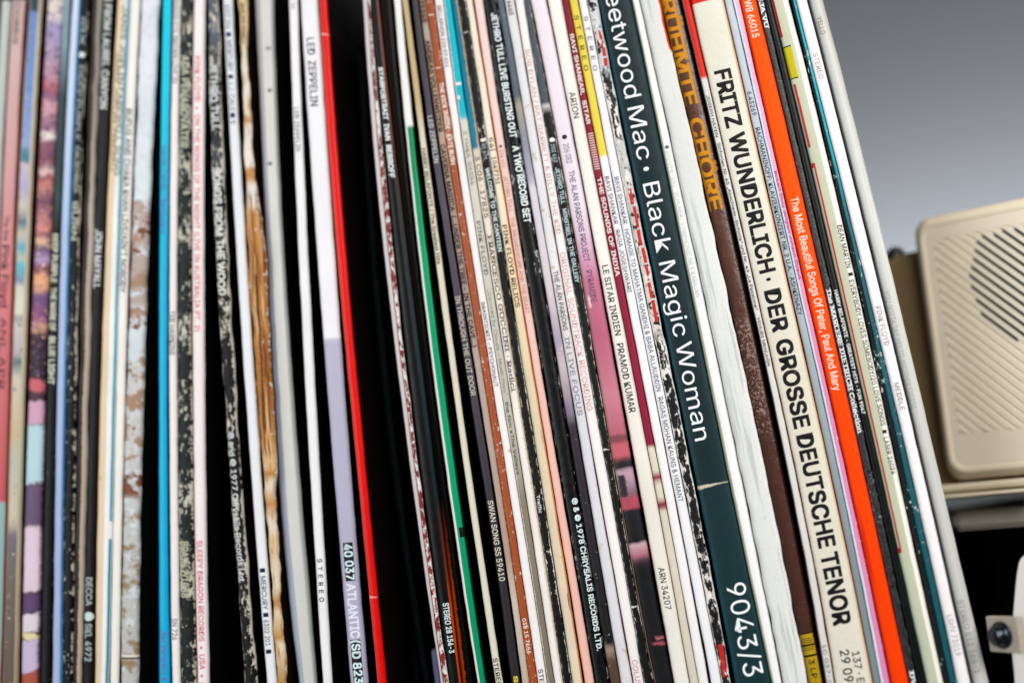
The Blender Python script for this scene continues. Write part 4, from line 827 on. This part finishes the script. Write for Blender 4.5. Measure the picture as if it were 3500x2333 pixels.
# slats: parallelogram strips clipped to the field; each strip keeps its two bevelled flanks
gw = step_v * .34
def strip(zoff0, zoff1, dd0, dd1):
    N = 60
    prev = None
    for i in range(N + 1):
        x = gx_l + (gx_r - gx_l) * i / N
        za, zc = zoff0 + slope * (x - gx_l), zoff1 + slope * (x - gx_l)
        za, zc = max(gz_b, min(gz_t, za)), max(gz_b, min(gz_t, zc))
        cur = (P(x, za, dd0), P(x, zc, dd1))
        if prev and (abs(za - zc) > 1e-6 or prev_ok):
            bm.faces.new((prev[0], cur[0], cur[1], prev[1]))
        prev = cur; prev_ok = abs(za - zc) > 1e-6
k = -2
z_top0 = A0[1] - slope * (A0[0] - gx_l)
zs = z_top0 - 60 * step_v
while zs < gz_t + 60 * step_v:
    strip(zs + gw * .5, zs + step_v - gw * .5, dy_t, dy_t)
    strip(zs - gw * .28, zs + gw * .5, dy_g, dy_t)
    strip(zs - gw * .5, zs - gw * .28, dy_t, dy_g)
    zs += step_v
bmesh.ops.remove_doubles(bm, verts=bm.verts[:], dist=2e-6)
bmesh.ops.recalc_face_normals(bm, faces=bm.faces[:])
gr = bm_obj('grille', bm, gp_mat, None); settle(gr, spk_root)
# dark strips in the cone's circle stand for the unlit depth of open slots
bm = bmesh.new()
zs = z_top0 - 60 * step_v
while zs < gz_t + 60 * step_v:
    pts = []
    N = 160
    for i in range(N + 1):
        x = gx_l + (gx_r - gx_l) * i / N
        z = zs - gw * .05 + slope * (x - gx_l)
        if (x - c_ctr[0]) ** 2 + (z - c_ctr[1]) ** 2 < c_rad ** 2 and gz_b + .002 < z < gz_t - .001: pts.append((x, z))
    for a, b in zip(pts, pts[1:]):
        h = gw * .5
        bm.faces.new([P(a[0], a[1] - h, dy_t - .0001), P(b[0], b[1] - h, dy_t - .0001), P(b[0], b[1] + h, dy_t - .0001), P(a[0], a[1] + h, dy_t - .0001)])
    zs += step_v
bmesh.ops.remove_doubles(bm, verts=bm.verts[:], dist=1e-6)
sl = bm_obj('grille_dark_strip', bm, plain('#062420', .9, .05, name='slot_dark'))
sl.parent = gr
# round black knob on the shell's upper left
kn = at(3062, 882, .078)
bm = bmesh.new(); bmesh.ops.create_uvsphere(bm, u_segments=20, v_segments=12, radius=.0040)
for v in bm.verts: v.co = Vector((v.co.x, v.co.y * .7, v.co.z * 1.1)) + kn
knob = bm_obj('knob', bm, plain('#10141a', .4, .4), None, True); settle(knob, spk_root)
# feet on the cabinet board
for fx in (.05, W_ - .03):
    f_ = solid('foot', (fx, fx + .022, .012, .03, ub - P0.z, sbz), plain('#b8a988', .5, .3), spk_root, .001, FR)

# white metal rack plate with its clamp, right edge of the picture
pts = [(3492, 1906), (3484, 1922), (3477, 1960), (3472, 2010), (3466, 2080), (3458, 2180), (3460, 2230), (3468, 2300), (3474, 2420), (3720, 2420), (3720, 1880), (3540, 1880), (3508, 1893)]
fr = [at(x, y, .004) for x, y in pts]
n_ = len(fr)
root = empty('metal_plate', at(3560, 2400, .004))
tag(root, 'pale metal plate with a rounded corner at the right edge, holding a clamp', 'metal plate')
vs = fr + [Vector((p.x, p.y + .0012, p.z)) for p in fr]
fs = [tuple(range(n_)), tuple(range(2 * n_ - 1, n_ - 1, -1))] + [(i, i + n_, (i + 1) % n_ + n_, (i + 1) % n_) for i in range(n_)]
pl = mesh_obj('plate', vs, fs, plain('#c9c6c0', .45, .4, grain=.04, name='enamelled_steel')); settle(pl, root)
# clamp: a small squared plate facing left, its narrow right flank rusty, with a bolt through it
ax = (-F * math.cos(R(62)) - R0 * math.sin(R(62))); ax.z = 0; ax.normalize()
sd = Z.cross(ax).normalized()                      # along the clamp face
fc_ = at(3429, 2168, -.003)
bm = bmesh.new()
box_bm(bm, fc_, ax, sd, Z, -.0026, 0, -.0066, .0066, -.0056, .0056, .0003, 2)
blk = bm_obj('clamp_block', bm, plain('#b3a89a', .5, .35, grain=.3, scale=900, bump=.3, name='cast_metal'), None); settle(blk, root)
def disc(name, c, r, h, mat, parent, bev=.0004, dome=False):
    bm = bmesh.new()
    if dome:
        bmesh.ops.create_uvsphere(bm, u_segments=28, v_segments=14, radius=r)
        for v in bm.verts: v.co.z *= h / r
    else:
        bmesh.ops.create_cone(bm, cap_ends=True, segments=32, radius1=r, radius2=r * .97, depth=h)
        bmesh.ops.bevel(bm, geom=[e for e in bm.edges if len(e.link_faces) == 2 and e.calc_face_angle(0) > .8], offset=bev, segments=2, affect='EDGES')
    q = ax.to_track_quat('Z', 'Y').to_matrix()
    for v in bm.verts: v.co = q @ v.co + c
    o = bm_obj(name, bm, mat, None, True); o.parent = parent
    return o
dk = plain('#4a5056', .22, .5, 1.0, grain=.05, name='dark_steel')
wc = at(3421, 2169, fc_.y) 
wc = fc_ + sd * (wc - fc_).dot(sd) + Z * (wc - fc_).z
disc('washer', wc + ax * .0005, .0044, .0010, dk, blk)
disc('bolt_shank', wc + ax * .0014, .0022, .0022, dk, blk)
disc('bolt_head', wc + ax * .0028, .0032, .0014, dk, blk, dome=True)
